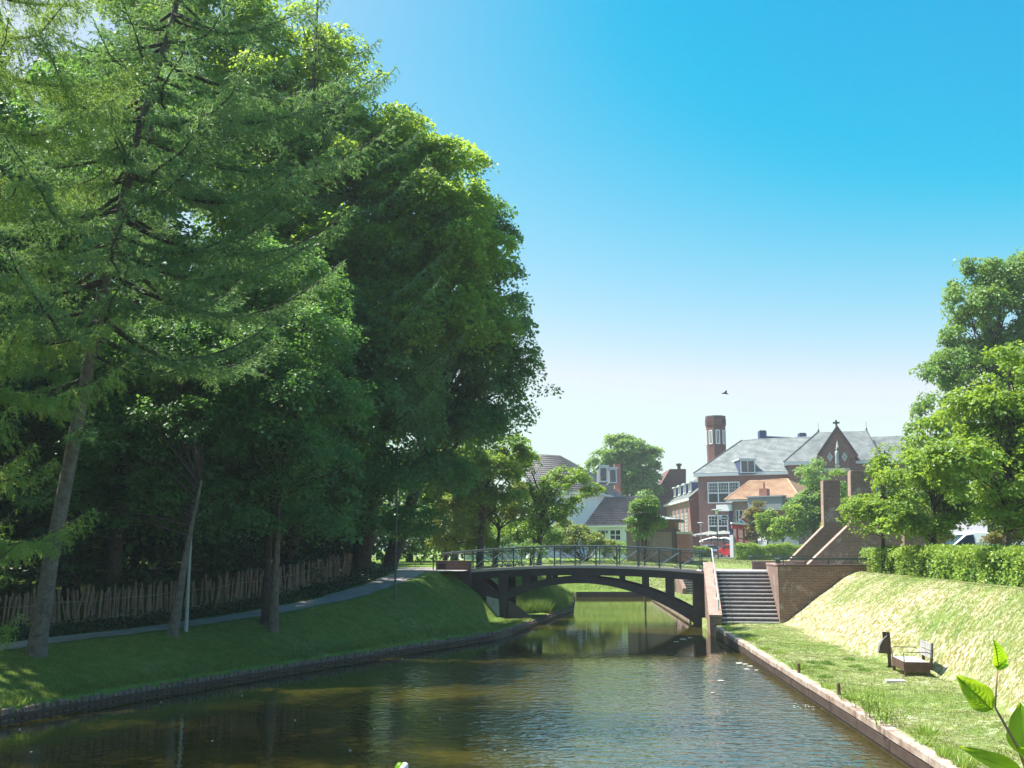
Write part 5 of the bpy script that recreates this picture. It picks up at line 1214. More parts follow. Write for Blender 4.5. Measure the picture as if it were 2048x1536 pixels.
# maples behind: outline of the wood against the sky
tree('maple_tree', 'broad yellow green maple whose top breaks the skyline at the upper left', (-10.2, 45), (-9.6, 44.6, 24), px_lobes([(470, 90, 43, 2.3), (560, 90, 43, 2.2), (640, 170, 43, 2.2), (560, 230, 42, 2.6), (660, 290, 42, 2.4), (480, 260, 42, 2.8), (400, 120, 43, 2.8), (600, 380, 41.5, 2.6), (500, 420, 41.5, 2.8), (430, 330, 42, 3), (500, 560, 41, 3), (620, 520, 41, 2.6), (360, 0, 44, 3), (450, 10, 44, 2.0)]),
     q(240), q(2600), 42, .165, 'maple', .38, limbs=34, clump_r=.62, bend=.5)
tree('maple_tree', 'tall sunlit maple with a stepped right edge overhanging the canal before the bridge', (-6.9, 46.0), (-4.4, 43, 20), px_lobes([(715, 250, 42.5, 1.5), (775, 265, 42.5, 1.3), (780, 330, 42, 2.26), (850, 320, 42.5, 1.5), (900, 370, 42.5, 1.88), (830, 430, 41.5, 2.35), (905, 450, 42.5, 1.79), (720, 380, 41.5, 2.35), (900, 540, 42, 2.26), (930, 550, 42.5, 1.60), (800, 560, 41.5, 2.44), (700, 520, 41, 2.35), (920, 650, 42, 2.26), (950, 660, 42.5, 1.60), (830, 680, 41.5, 2.44), (730, 650, 41.5, 2.44)]),
     q(250), q(2700), 42, .165, 'maple', .40, limbs=40, clump_r=.60, bend=.6)
tree('maple_tree', 'shaded blue green maple at the right edge of the wood reaching over the canal', (-6.0, 49.0), (-1.8, 46, 15), px_lobes([(950, 440, 45, 1.3), (985, 480, 45, 1.1), (950, 560, 45, 1.6), (985, 620, 45, 1.5), (1015, 680, 45, 1.2), (1055, 790, 45, 1.1), (970, 740, 45, 1.9), (910, 790, 45, 2.1), (1010, 860, 45, 1.2), (950, 870, 45, 1.7), (870, 860, 45, 1.9), (880, 950, 45, 1.2)]),
     q(190), q(2000), 42, .14, 'oak_dark', .34, limbs=40, clump_r=.48, bend=.5)
tree('light_tree', 'yellow green sunlit tree filling the view between the dark maple and the white house', (P(960, 1100, 58).x, 58), tuple(P(970, 940, 58)), px_lobes([(930, 920, 58, 1.5), (985, 950, 58, 1.3), (1020, 905, 58, 1.1), (900, 980, 58, 1.3), (960, 1010, 58, 1.2), (1050, 930, 58, .9), (1010, 1000, 58, 1.0), (880, 1030, 58, 1.0), (870, 930, 58, 1.2)]),
     q(110), q(900), 32, .15, 'lime', .2, limbs=26, clump_r=.40, fork=.3, bend=.5)
tree('oak_tree', 'dense dark tree over the promenade between the twin trunks and the parapet', (-9.3, 42.5), (-8.2, 41, 11), px_lobes([(660, 700, 40, 2.6), (760, 780, 40.5, 2.4), (700, 860, 40, 2.4), (800, 880, 41, 2.2), (640, 950, 40, 2.2), (740, 980, 41, 2.0), (840, 960, 42.5, 1.8), (820, 1040, 43, 1.4), (700, 1060, 41, 1.6), (620, 1050, 40, 1.6), (760, 1080, 42, 1.2), (840, 1075, 44, 1.0)]),
     q(210), q(1900), 40, .15, 'oak_dark', .30, limbs=30, clump_r=.52)
# B: leaning shaded tree, C: twin trunks
bB = GT(345, 1270)
tree('hornbeam_tree', 'leaning dark trunked tree beside the pale lamp pole on the left bank', (bB.x, bB.y), tuple(P(400, 960, 29.5)), px_lobes([(330, 900, 30.5, 1.9), (420, 850, 31, 1.8), (260, 980, 31.5, 1.8), (360, 1010, 31, 1.25), (450, 960, 31, 1.5), (300, 760, 31.5, 2.0), (400, 720, 32, 2.0), (200, 880, 33, 2.0), (360, 1050, 31.5, 1.0), (300, 1050, 31.8, 1.2), (420, 1050, 31.5, .9), (240, 1040, 32, 1.2), (385, 1000, 30.6, 1.0), (350, 960, 30.4, 1.1), (410, 1020, 30.6, .8)]),
     q(170), q(1700), 40, .105, 'oak_dark', .145, bark='bark', limbs=26, clump_r=.42, bend=.12, fork=.6)
bC = GT(547, 1260)
tree('hornbeam_tree', 'nearer of the twin straight trunks below a dense dark green crown', (bC.x, bC.y), tuple(P(562, 900, 31)), px_lobes([(560, 800, 31.5, 1.8), (480, 760, 32, 1.8), (640, 830, 32, 1.5), (520, 900, 31.5, 1.6), (620, 930, 31.5, 1.4), (460, 1000, 31.8, 1.3), (560, 1010, 31.5, 1.2), (650, 1010, 32, 1.0), (430, 880, 32, 1.6), (600, 700, 32, 1.6), (520, 1050, 31.5, 1.0), (590, 1060, 31.5, 1.0), (660, 1060, 32, .9), (480, 1070, 31.8, .9)]),
     q(200), q(2300), 40, .10, 'oak_dark', .135, bark='bark', limbs=28, clump_r=.40, bend=.1, fork=.6)
bC2 = GT(532, 1246)
tree('hornbeam_tree', 'farther darker of the twin straight trunks on the left bank', (bC2.x, bC2.y), tuple(P(545, 900, 32.5)), px_lobes([(500, 660, 33.5, 1.8), (560, 600, 34, 1.8), (420, 620, 34, 2.0), (480, 850, 33.5, 1.6), (560, 920, 33.5, 1.4), (640, 780, 34, 1.5)]),
     q(110), q(900), 40, .11, 'oak_dark', .15, bark='bark_dark', limbs=20, clump_r=.44, bend=.1, fork=.6)
# inner wood
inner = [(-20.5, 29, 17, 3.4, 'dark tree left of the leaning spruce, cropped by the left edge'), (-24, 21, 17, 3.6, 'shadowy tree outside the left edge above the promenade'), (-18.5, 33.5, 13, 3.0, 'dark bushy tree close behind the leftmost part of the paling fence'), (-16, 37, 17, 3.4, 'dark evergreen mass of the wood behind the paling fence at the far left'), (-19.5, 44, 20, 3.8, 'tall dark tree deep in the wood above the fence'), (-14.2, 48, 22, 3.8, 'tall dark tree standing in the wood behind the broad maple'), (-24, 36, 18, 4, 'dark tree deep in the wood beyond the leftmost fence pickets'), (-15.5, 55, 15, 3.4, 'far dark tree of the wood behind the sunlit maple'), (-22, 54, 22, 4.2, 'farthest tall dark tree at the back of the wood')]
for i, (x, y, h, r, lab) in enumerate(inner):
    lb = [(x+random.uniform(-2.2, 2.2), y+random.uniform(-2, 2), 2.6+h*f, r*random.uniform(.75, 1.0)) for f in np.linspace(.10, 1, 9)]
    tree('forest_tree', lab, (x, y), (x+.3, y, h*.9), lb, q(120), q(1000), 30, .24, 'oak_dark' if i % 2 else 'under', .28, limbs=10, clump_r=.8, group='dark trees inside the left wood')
# trunks visible in the gloom, understory behind the fence
us = []
for i, (u, D, h) in enumerate(((30, 62, 13), (150, 70, 15), (270, 64, 14), (390, 72, 15), (500, 66, 13), (610, 74, 11), (720, 70, 8), (820, 80, 7), (910, 84, 6.5), (330, 58, 10), (560, 60, 9), (60, 80, 14))):
    x = P(u, 1095, D).x; lb = [(x+random.uniform(-2.4, 2.4), D+random.uniform(-2, 2), 2.6+h*f, random.uniform(2.2, 3.2)) for f in np.linspace(.08, .9, 7)]
    tree('forest_tree', ['leftmost tree closing the back of the wood', 'third', 'tree at the back of the wood behind the leaning trunk and pale lamp pole', 'tree at the back of the wood left of the twin trunks', 'tree at the back of the wood directly behind the twin trunks', 'tree at the back of the wood right of the twin trunks', 'tree at the back of the wood above the far half of the paling fence', 'tree beyond the far end of the paling fence', 'rightmost tree at the back of the wood, beyond the parapet', 'lower tree between two taller ones behind the leaning trunk', 'lower tree behind the twin trunks at the back of the wood', 'farthest tree at the left edge of the wood'][i].replace('third', 'second tree from the left closing the back of the wood, behind the spruce trunk'), (x, D), (x, D, h*.9), lb, q(70), q(420), 26, .30, ('oak_dark', 'birch', 'lime')[i % 3], .25, limbs=6, clump_r=.9, group='trees closing the back of the wood')
for y in np.arange(22, 46, 1.1):
    x = float(Lx(y)-APc(y)-3.3-random.uniform(0, 1.2)); us.append((x, y, float(gz(x, y))+random.uniform(.7, 2.2), random.uniform(1.0, 1.5)))
for y in np.arange(24, 50, 1.6):
    x = float(Lx(y)-APc(y)-6.0-random.uniform(0, 1.5)); us.append((x, y, float(gz(x, y))+random.uniform(2.4, 4.2), random.uniform(1.4, 2.0)))
for k in range(90):
    y = random.uniform(28, 62); x = float(Lx(y)-APc(y))-random.uniform(5, 24); us.append((x, y, float(gz(x, y))+random.uniform(.8, 2.0), random.uniform(1.5, 2.3)))
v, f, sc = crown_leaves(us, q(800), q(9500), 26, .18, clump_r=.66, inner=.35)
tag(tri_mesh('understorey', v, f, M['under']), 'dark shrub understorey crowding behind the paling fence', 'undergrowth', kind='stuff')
# ivy strip between fence and path
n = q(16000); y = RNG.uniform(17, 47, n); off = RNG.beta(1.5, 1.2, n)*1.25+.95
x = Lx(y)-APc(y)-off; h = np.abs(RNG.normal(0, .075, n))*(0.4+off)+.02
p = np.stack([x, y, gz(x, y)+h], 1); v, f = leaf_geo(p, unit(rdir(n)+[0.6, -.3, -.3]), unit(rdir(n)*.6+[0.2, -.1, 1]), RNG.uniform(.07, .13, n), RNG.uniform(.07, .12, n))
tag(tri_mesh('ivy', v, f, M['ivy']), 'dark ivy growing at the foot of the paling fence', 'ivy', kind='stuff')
# dark ivy clad bush at the far end of the fence
v, f, sc = crown_leaves([(-8.6, 45.2, 3.0, 1.3), (-8.0, 46.3, 3.2, 1.2), (-9.6, 46, 4.2, 1.6), (-7.6, 47.6, 3.0, .9)], q(60), q(420), 34, .12, clump_r=.4)
tag(tri_mesh('ivy_bush', v, f, M['ivy']), 'dark ivy covered bush closing the far end of the fence', 'bush')

# ---------- beyond the bridge, left: willows and light shrubs
def bush(name, lab, lobes, subs, clumps, per, leaf, mat, cat='bush', group=None, **kw):
    v, f, sc = crown_leaves(lobes, q(subs), q(clumps), per, leaf, **kw); z0 = min(l[2]-l[3] for l in lobes)
    t = thing(name, lab, cat, (lobes[0][0], lobes[0][1], float(gz(lobes[0][0], lobes[0][1]))), group)
    tri_mesh('foliage', v, f, M[mat], t); mb = MB(); b = Vector(t.location)
    for c in sc[:14]:
        c = Vector(c); mb.tube([b+Vector((random.uniform(-.03, .03), random.uniform(-.03, .03), -.1)), b.lerp(c, .5)+Vector((random.uniform(-.2, .2), 0, .1)), c], [.05, .035, .012], 6)
    mb.build('stems', M['bark_dark'], t); return t
tree('willow_tree', 'light green open crowned tree behind the middle of the bridge, red banner showing through it', (P(1075, 1100, 64).x, 64), tuple(P(1090, 960, 64)), px_lobes([(1050, 940, 64, 1.0), (1110, 985, 64, 1.0), (1160, 960, 64, .8), (1185, 985, 64, .6), (1100, 1030, 64, 1.1), (1050, 1010, 65, 1.3), (1015, 950, 65, 1.1), (1145, 1020, 64, .8), (1070, 1060, 64, .9), (1030, 1060, 65, 1.1), (1125, 945, 64, .5)]),
     q(110), q(620), 32, .15, 'lime', .17, limbs=34, clump_r=.36, fork=.2, bend=.5, droop=.15, sub_r=.5)
tree('willow_tree', 'yellowish tree with dark crooked stems behind the left end of the railing', (P(990, 1100, 60).x, 60), tuple(P(995, 1010, 60)), px_lobes([(960, 990, 60, 1.2), (1010, 1000, 60, 1.1), (930, 950, 61, 1.3), (970, 1040, 60, 1.0), (920, 1020, 60, 1.1), (1040, 1030, 60, 1.0), (900, 930, 62, 1.1)]),
     q(80), q(560), 32, .15, 'yellow', .15, limbs=20, clump_r=.38, fork=.15, bend=.6, droop=.2)
tree('weeping_willow', 'pale weeping willow curtain just beyond the brick parapet', (P(890, 1110, 57).x, 57), tuple(P(900, 1010, 57)), px_lobes([(885, 1040, 57, .9), (910, 1060, 57, .9), (940, 1065, 58, .9), (870, 1085, 57, .6), (900, 1095, 57, .6), (960, 1090, 59, .8)]),
     q(70), q(560), 32, .13, 'yellow', .10, limbs=16, clump_r=.34, fork=.3, bend=.3, droop=.7, flat=.9, wr=.35)
bush('bush', 'bright green bush spilling down behind the centre of the bridge railing', px_lobes([(1170, 1085, 85, 1.25), (1205, 1097, 85, .95), (1140, 1072, 86, 1.4), (1110, 1090, 85, 1.3), (1225, 1105, 85, .7)]), 70, 520, 32, .17, 'yellow', droop=.3)
bush('bush', 'mid green bushes lining the bank behind the left part of the railing', px_lobes([(1060, 1105, 62, .8), (1010, 1108, 61, .7), (960, 1105, 60, .7), (1000, 1080, 68, 1.3), (1080, 1080, 70, 1.4)]), 60, 420, 32, .15, 'birch')
bush('hedge', 'clipped dark hedge in front of the low white house', px_lobes([(1232, 1098, 96, .75), (1245, 1098, 96, .75), (1258, 1098, 95, .75), (1218, 1100, 96, .7)]), 40, 300, 26, .14, 'birch', cat='hedge')
tree('street_tree', 'small round green tree in front of the brick kiosk', (P(1289, 1105, 76).x, 76), tuple(P(1288, 1010, 76)), px_lobes([(1290, 1015, 76, .8), (1277, 1045, 76, .65), (1302, 1045, 76, .75), (1288, 990, 76, .4), (1290, 1070, 76, .6), (1272, 1060, 76, .4), (1313, 1056, 76, .5)]),
     q(80), q(520), 26, .14, 'birch', .09, limbs=18, clump_r=.38, fork=.35)
tree('round_tree', 'big dome shaped green tree on the skyline between the white house and the tower', (P(1255, 1090, 168).x, 168), tuple(P(1255, 930, 168)), px_lobes([(1250, 905, 168, 3.0), (1215, 925, 168, 2.6), (1285, 930, 168, 3.0), (1300, 955, 168, 2.2), (1240, 950, 168, 3.4), (1270, 980, 168, 3), (1205, 950, 168, 2), (1250, 1020, 168, 3.2)]),
     q(130), q(1300), 34, .40, 'birch', .4, limbs=24, clump_r=.95)
# rust coloured sapling and young limes in front of the orange roof
row = [(1513, 1095, 104, 'thin young tree with rusty brown tinged leaves by the corner house', [(1515, 1060, 104, .8), (1512, 1035, 104, .9), (1516, 1012, 104, .5), (1508, 1078, 104, .6)], 'rust', 50, 260),
       (1534, 1093, 100, 'slim young lime tree, second from the corner house', [(1537, 1052, 100, .9), (1534, 1035, 100, .7), (1545, 1068, 100, .8)], 'lime', 50, 280),
       (1566, 1098, 97, 'young lime tree with a stout trunk in the middle hedge', [(1568, 1065, 97, 1.0), (1563, 1050, 97, .8), (1582, 1050, 97, .9), (1585, 1025, 97, .8)], 'lime', 60, 400),
       (1625, 1095, 100, 'wide young lime filling the space left of the brick pillar', [(1620, 1040, 100, 1.8), (1638, 1000, 100, 1.4), (1608, 1015, 100, 1.3), (1630, 965, 100, .9), (1645, 1050, 100, 1.6), (1610, 1070, 100, 1.2), (1622, 940, 100, .5)], 'birch', 110, 1100),
       (1690, 1095, 96, 'green tree seen in the gap between the two brick pillars', [(1690, 1015, 96, 1.2), (1700, 1050, 96, 1.5), (1685, 1060, 96, 1.4), (1693, 985, 96, .8), (1672, 948, 96, .5)], 'lime', 80, 600)]
for u, v, D, lab, lb, mt, s_, c_ in row:
    tree('young_tree', lab, (P(u, v, D).x, D), tuple(P(u, lb[1][1], D)), px_lobes(lb), q(s_), q(c_), 30, .19, mt, .11, limbs=12, clump_r=.5, group='young trees before the orange roofed house')
# middle hedge
def hedge(name, lab, p0, p1, depth, height, n, leaf, top_noise=.08, core=True):
    p0, p1 = np.array(p0, float), np.array(p1, float); L_ = np.linalg.norm(p1-p0); d = (p1-p0)/L_; s = np.array([-d[1], d[0]])
    t = thing(name, lab, 'hedge', (p0[0], p0[1], float(gz(*p0))))
    a = RNG.random(n)*L_; b = (RNG.random(n)-.5)*depth; face = RNG.random(n)
    c = RNG.random(n)*height
    top = face < .5; front = (face >= .5) & (face < .9)
    amp = .10
    hh = height*(1+top_noise*np.sin(a*1.9)+top_noise*.7*np.sin(a*4.3+1)); c = np.where(top, hh-np.abs(RNG.normal(0, .05, n)), c*hh/height)
    bulge = .12*np.sin(a*2.7)*np.sin(c*3.1+1)+.07*np.sin(a*6.1+c*5)
    side = np.where(RNG.random(n) < .85, -1, 1)
    b = np.where(top, b, side*(depth/2-np.abs(RNG.normal(0, .07, n))+bulge))
    edge = np.clip((np.abs(b)/(depth/2)-.6)/.4, 0, 1); c = np.where(top, c-.22*edge**2, c)
    xy = p0+d*a[:, None]+s*b[:, None]; z = gz(xy[:, 0], xy[:, 1])+c
    nm = np.where(top[:, None], [0, 0, 1.0], np.stack([s[0]*side, s[1]*side, .5*np.ones(n)], 1)); ax = unit(rdir(n)+nm*.4)
    v, f = leaf_geo(np.stack([xy[:, 0], xy[:, 1], z], 1), ax, unit(nm+rdir(n)*.7), leaf*RNG.uniform(.6, 1.3, n), leaf*.62*RNG.uniform(.6, 1.3, n))
    tri_mesh('foliage', v, f, M['hedge'], t)
    mb = MB()
    for k in range(int(L_/.4)):
        q0 = p0+d*(k*.4+.2)+s*random.uniform(-.3, .3)*depth; z0 = float(gz(q0[0], q0[1])); e = q0+s*random.uniform(-.4, .4)*depth
        mb.tube([(q0[0], q0[1], z0-.1), (q0[0], q0[1], z0+height*.4), (e[0], e[1], z0+height*.85)], [.025, .02, .008], 5)
    # shaded woody core so the hedge is not see-through
    k = 10; vs = []
    mb.build('stems', M['bark_dark'], t)
    m = n//3; a = RNG.random(m)*L_; b = (RNG.random(m)-.5)*depth*.75; c = RNG.random(m)*height*.85; xy = p0+d*a[:, None]+s*b[:, None]
    v, f = leaf_geo(np.stack([xy[:, 0], xy[:, 1], gz(xy[:, 0], xy[:, 1])+c], 1), rdir(m), rdir(m), leaf*1.3, leaf*1.1); tri_mesh('inner_foliage', v, f, M['birch'], t)
    return t
a_, b_ = P(1478, 1118, 92), P(1600, 1118, 96); hedge('hedge', 'bright clipped hedge in front of the corner house', (a_.x, 93), (b_.x+2.2, 90), 2.2, 1.35, q(15000), .15)
for off_, lab in ((0.0, 'long bright green hedge running along the top of the right bank'),):
    y0, y1 = 14.0, 44.6
    crx = lambda y: float(Rx(y)+CRE(y))
    hedge('hedge', lab, (crx(y0)+1.15, y0), (crx(y1)+1.15, y1), 1.5, .98, q(48000), .10)
hedge('hedge', 'second lower hedge behind the long hedge, left of the white van', (15.9, 43.6), (21.5, 38.5), 1.6, .95, q(9000), .10)
p = P(1392, 1100, 112); hedge('hedge', 'short hedge at the foot of the school wall behind the blue sign', (p.x-.6, 112), (p.x+1.6, 112), 1.0, 1.1, 2200, .16)

# ---------- right side trees
def tier(u0, u1, v, D, n, r): return [(u, v+random.uniform(-9, 9), D+random.uniform(-.9, .9), r*random.uniform(.6, 1.15)) for u in np.linspace(u0, u1, n)]
def flatl(lst): return [l[:3]+(l[3], l[3], l[3]*.5) for l in px_lobes(lst)]
lb = tier(1730, 1800, 1035, 41, 4, .65)+tier(1735, 1830, 1000, 41, 4, .55)+tier(1755, 1820, 960, 41, 3, .55)+tier(1760, 1815, 925, 41, 3, .42)+tier(1765, 1805, 895, 41, 2, .35)+tier(1710, 1745, 1062, 41, 2, .35)
tree('young_maple', 'leftmost young maple in the hedge of the right bank, before the tall gateway wall', (P(1764, 1095, 41).x, 41), tuple(P(1766, 900, 41)), flatl(lb), q(150), q(520), 26, .12, 'lime', .085, bark='bark_dark', limbs=40, clump_r=.30, fork=.25, bend=.15, sub_r=.6, group='young maples in the right hedge')
lb = tier(1800, 1930, 1050, 36.5, 5, .6)+tier(1790, 1950, 1010, 36.5, 6, .62)+tier(1805, 1930, 965, 36.5, 5, .62)+tier(1820, 1910, 920, 36.5, 4, .6)+tier(1840, 1900, 880, 36.5, 3, .5)+tier(1850, 1890, 845, 36.5, 2, .4)
tree('young_maple', 'middle young maple in the right hedge with tiered yellow green sprays', (P(1866, 1100, 36.5).x, 36.5), tuple(P(1868, 860, 36.5)), flatl(lb), q(190), q(800), 28, .115, 'lime', .10, bark='bark_dark', limbs=46, clump_r=.30, fork=.22, bend=.15, sub_r=.6, group='young maples in the right hedge')
lb = tier(1945, 2120, 1040, 30, 5, .62)+tier(1925, 2130, 990, 30, 6, .68)+tier(1935, 2130, 930, 30, 6, .7)+tier(1950, 2120, 870, 30, 5, .68)+tier(1960, 2110, 810, 30, 5, .62)+tier(1980, 2100, 760, 30, 4, .55)+tier(2000, 2080, 720, 30, 3, .45)
tree('young_maple', 'largest nearest maple in the right hedge, cropped by the right edge', (P(2010, 1110, 30).x, 30), tuple(P(2015, 740, 30)), flatl(lb), q(230), q(1350), 32, .11, 'lime', .12, bark='bark', limbs=56, clump_r=.30, fork=.2, bend=.15, sub_r=.6, group='young maples in the right hedge')
lb = [(1890, 760, 61, 1.5), (1875, 820, 61, 1.5), (1930, 740, 61, 1.8), (1905, 680, 61, 1.1), (1950, 620, 61, 1.8), (1960, 560, 62, 1.6), (1930, 570, 62, 1.4), (1910, 620, 62, 1.2), (2000, 540, 62, 1.0), (2040, 600, 62, 2.4), (1990, 640, 62, 2.0), (1940, 680, 62, 1.5), (2050, 700, 62, 2.4), (1900, 740, 62, 1.2), (1860, 740, 62, .9), (1960, 760, 62, 2.0), (1900, 800, 62, 1.2), (1880, 860, 62, 1.4), (1840, 850, 62, 1.0), (2030, 800, 62, 2.4), (1940, 860, 62, 2.0), (1860, 920, 62, 1.5), (1920, 940, 62, 2.0), (2010, 920, 62, 2.4), (1990, 1020, 62, 2.2), (1900, 1020, 62, 1.8), (2090, 560, 62, 2.4), (2100, 800, 62, 3)]
tree('birch_tree', 'tall drooping birch with ragged outline behind the young maples at the right edge', (P(1985, 1095, 62).x, 62), tuple(P(1990, 560, 62)), px_lobes(lb), q(340), q(3300), 36, .165, 'birch', .30, limbs=60, clump_r=.42, droop=.45, flat=.8, fork=.25, bend=.5, inner=.15)
tree('background_tree', 'green tree filling the gap behind the birch at the right edge', (P(2060, 1095, 80).x, 80), tuple(P(2060, 880, 80)), px_lobes([(2040, 900, 80, 3.2), (1960, 960, 80, 2.6), (2100, 950, 80, 3), (2000, 1040, 80, 2.6), (1930, 1040, 80, 2.0), (2080, 1050, 80, 3)]), q(110), q(900), 32, .22, 'birch', .25, limbs=16, clump_r=.6)
tree('dark_shrub_tree', 'small reddish shrub beside the nose of the white van', (P(1893, 1095, 47).x, 47), tuple(P(1893, 1060, 47)), px_lobes([(1893, 1075, 47, .35), (1890, 1060, 47, .3)]), 14, 90, 24, .09, 'rust', .04, limbs=6, clump_r=.16)
tree('background_tree', 'dark green tree behind the middle limes under the school gable', (P(1625, 1095, 118).x, 118), tuple(P(1630, 960, 118)), px_lobes([(1625, 950, 118, 1.8), (1640, 1000, 118, 2.6), (1600, 1010, 118, 2.4)]), q(60), q(420), 30, .26, 'birch', .2, limbs=10, clump_r=.6)

bush('bush', 'reddish low shrubs hiding the rear of the white van at the right edge', px_lobes([(1985, 1082, 46, .4), (2010, 1078, 46, .45), (2040, 1075, 46, .5), (1965, 1088, 46, .3), (2060, 1070, 46, .6), (2030, 1060, 46, .4)]), 40, 320, 24, .10, 'rust', clump_r=.2)
# ---------- reeds beyond the bridge and grass
def blades(name, lab, x, y, h, w, mat, lean=.35, cat='grass', attrs=None, kind='stuff', zoff=0):
    n = len(x); z = gz(x, y); p = np.stack([x, y, z-.01+zoff], 1); ax = unit(np.stack([RNG.normal(0, lean, n), RNG.normal(0, lean, n), np.ones(n)], 1))
    v, f = tri_geo(p, ax, rdir(n)*[1, 1, .1], h, w); at = {'dry': np.repeat(np.clip(dry_glare(x, y)+RNG.normal(0, .28, n), 0, 1), 3)} if attrs else None
    return tag(tri_mesh(name, v, f, M[mat], attrs=at), lab, cat, kind=kind)
n = q(26000); y = RNG.uniform(54, 66, n); a = RNG.beta(1.2, 1.5, n)*3.0; x = Lx(y)-a+.1
blades('reeds', 'tall bright reeds on the left bank seen under the bridge arch', x, y, RNG.uniform(.35, .85, n), RNG.uniform(.02, .045, n), 'reed', .3)
n = q(120000); y = 12+32*RNG.random(n)**1.3; R = Rx(y); cr = CRE(y); x = R+.22+RNG.random(n)*(cr-.1)
toe = TOE(y); onslope = (x-R) > toe; near = np.clip(1-(x-R)/.8, 0, 1)
hg = RNG.uniform(.02, .055, n)*(1+1.2*near*RNG.random(n))
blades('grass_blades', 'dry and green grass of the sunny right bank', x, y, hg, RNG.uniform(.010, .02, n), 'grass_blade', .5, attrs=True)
n = q(80000); y = 16+34*RNG.random(n)**1.1; ai = APc(y)-1.0; x = Lx(y)-.1-RNG.random(n)*(ai-.05); near = np.clip(1-(Lx(y)-x)/.7, 0, 1)
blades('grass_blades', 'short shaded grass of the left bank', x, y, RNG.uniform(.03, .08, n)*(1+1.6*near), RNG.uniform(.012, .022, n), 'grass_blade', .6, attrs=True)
n = q(26000); y = RNG.uniform(50, 100, n); x = RNG.uniform(9, 22, n); k = (x > Rx(y)+.3) & ~((x > 8) & (x < 18) & (y < 55)); x, y = x[k], y[k]
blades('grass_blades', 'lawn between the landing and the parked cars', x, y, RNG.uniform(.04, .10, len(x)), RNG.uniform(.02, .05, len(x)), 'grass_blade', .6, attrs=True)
n = q(9000); y = RNG.uniform(78.3, 85, n); x = RNG.uniform(3, 13, n)
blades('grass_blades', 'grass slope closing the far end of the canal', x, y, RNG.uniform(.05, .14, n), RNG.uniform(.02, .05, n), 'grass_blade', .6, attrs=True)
# darker tussocks and tall weeds on the berm
def tuft(name, lab, x, y, r, h, n, mat, cat='plant', group=None, lean=.45):
    t = np.clip(RNG.normal(0, r, (n, 2)), -1.8*r, 1.8*r); xx = x+t[:, 0]; yy = y+t[:, 1]; z = gz(xx, yy)
    p = np.stack([xx, yy, z-.01], 1); ax = unit(np.stack([t[:, 0]/max(r, .01)*lean, t[:, 1]/max(r, .01)*lean, np.ones(n)], 1)+rdir(n)*.2)
    v, f = tri_geo(p, ax, rdir(n), RNG.uniform(.5, 1.1, n)*h, RNG.uniform(.012, .03, n)); o = tri_mesh(name, v, f, M[mat]); return tag(o, lab, cat, group)
for i, (u, v_) in enumerate(((1650, 1323), (1662, 1328), (1626, 1324), (1640, 1337), (1652, 1352), (1712, 1332), (1700, 1322), (1730, 1340), (1605, 1335))):
    p = G(u, v_, .48); tuft('grass_tussock', 'small dark green grass tussock on the trodden berm left of the bench', p.x, p.y, .08, .12, 160, 'birch', group='dark tussocks on the berm')
for i, (u, v_, h, n) in enumerate(((1750, 1440, .62, 240), (1735, 1420, .5, 160), (1768, 1452, .45, 160))):
    p = G(u, v_, .42); tall = ('tall leafy weed clump at the quay edge', 'slightly shorter weed behind the tall clump at the quay edge', 'low weed in front of the tall clump at the quay edge')[i]
    t = thing('weed_clump', tall, 'plant', (p.x, p.y, .42)); mb = MB()
    c0 = []
    for k in range(14):
        dx, dy = random.gauss(0, .12), random.gauss(0, .12); hh = h*random.uniform(.6, 1.05); tip = Vector((p.x+dx*1.7, p.y+dy*1.7, .42+hh)); b0 = Vector((p.x+dx, p.y+dy, .40))
        mb.tube([b0, b0.lerp(tip, .5)+Vector((0, 0, .02)), tip], [.006, .005, .002], 5)
        for j in range(16): f_ = random.uniform(.15, 1); c0.append(b0.lerp(tip, f_))
    mb.build('stems', M['hedge'], t); c0 = np.array([tuple(c) for c in c0]); m = len(c0)
    v, f = leaf_geo(c0, unit(rdir(m)+[0, 0, .5]), unit(rdir(m)*.6+[0, 0, 1]), RNG.uniform(.05, .10, m), RNG.uniform(.02, .035, m)); tri_mesh('leaves', v, f, M['hedge'], t)
for i, (u, v_, h) in enumerate(((1450, 1262, .45), (1790, 1480, .22), (1830, 1490, .28), (1850, 1470, .25), (1880, 1515, .3), (1700, 1400, .22), (1560, 1310, .16), (1500, 1280, .18), (1920, 1536, .3), (1650, 1378, .2), (1530, 1300, .15), (1600, 1340, .2))):
    p = G(u, v_, .42); tuft('weed_tuft', 'bright green weed tuft ' + ['at the foot of the stair cheek wall', 'right of the tall weed clump', 'in the grass beyond the tall weeds, near the leafy sprig', 'above the sprig leaf on the berm', 'on the quay edge left of the hanging leaf', 'on the quay just past the nearer mooring post', 'on the quay edge halfway between stairs and farther mooring post', 'on the quay edge closest to the stairs', 'at the bottom edge of the picture on the quay', 'between the two short mooring posts', 'second along the quay edge from the stairs', 'beside the farther mooring post'][i], p.x, p.y, .10, h, 120, 'hedge', group='weed tufts along the right quay')
for i in range(22):
    y = random.uniform(20, 46); x = float(Lx(y))-random.uniform(.05, .3); tuft('bank_tuft', 'dark grass tuft overhanging the stakes of the left bank', x, y, .10, random.uniform(.12, .25), 80, 'birch', group='grass tufts overhanging the left revetment')

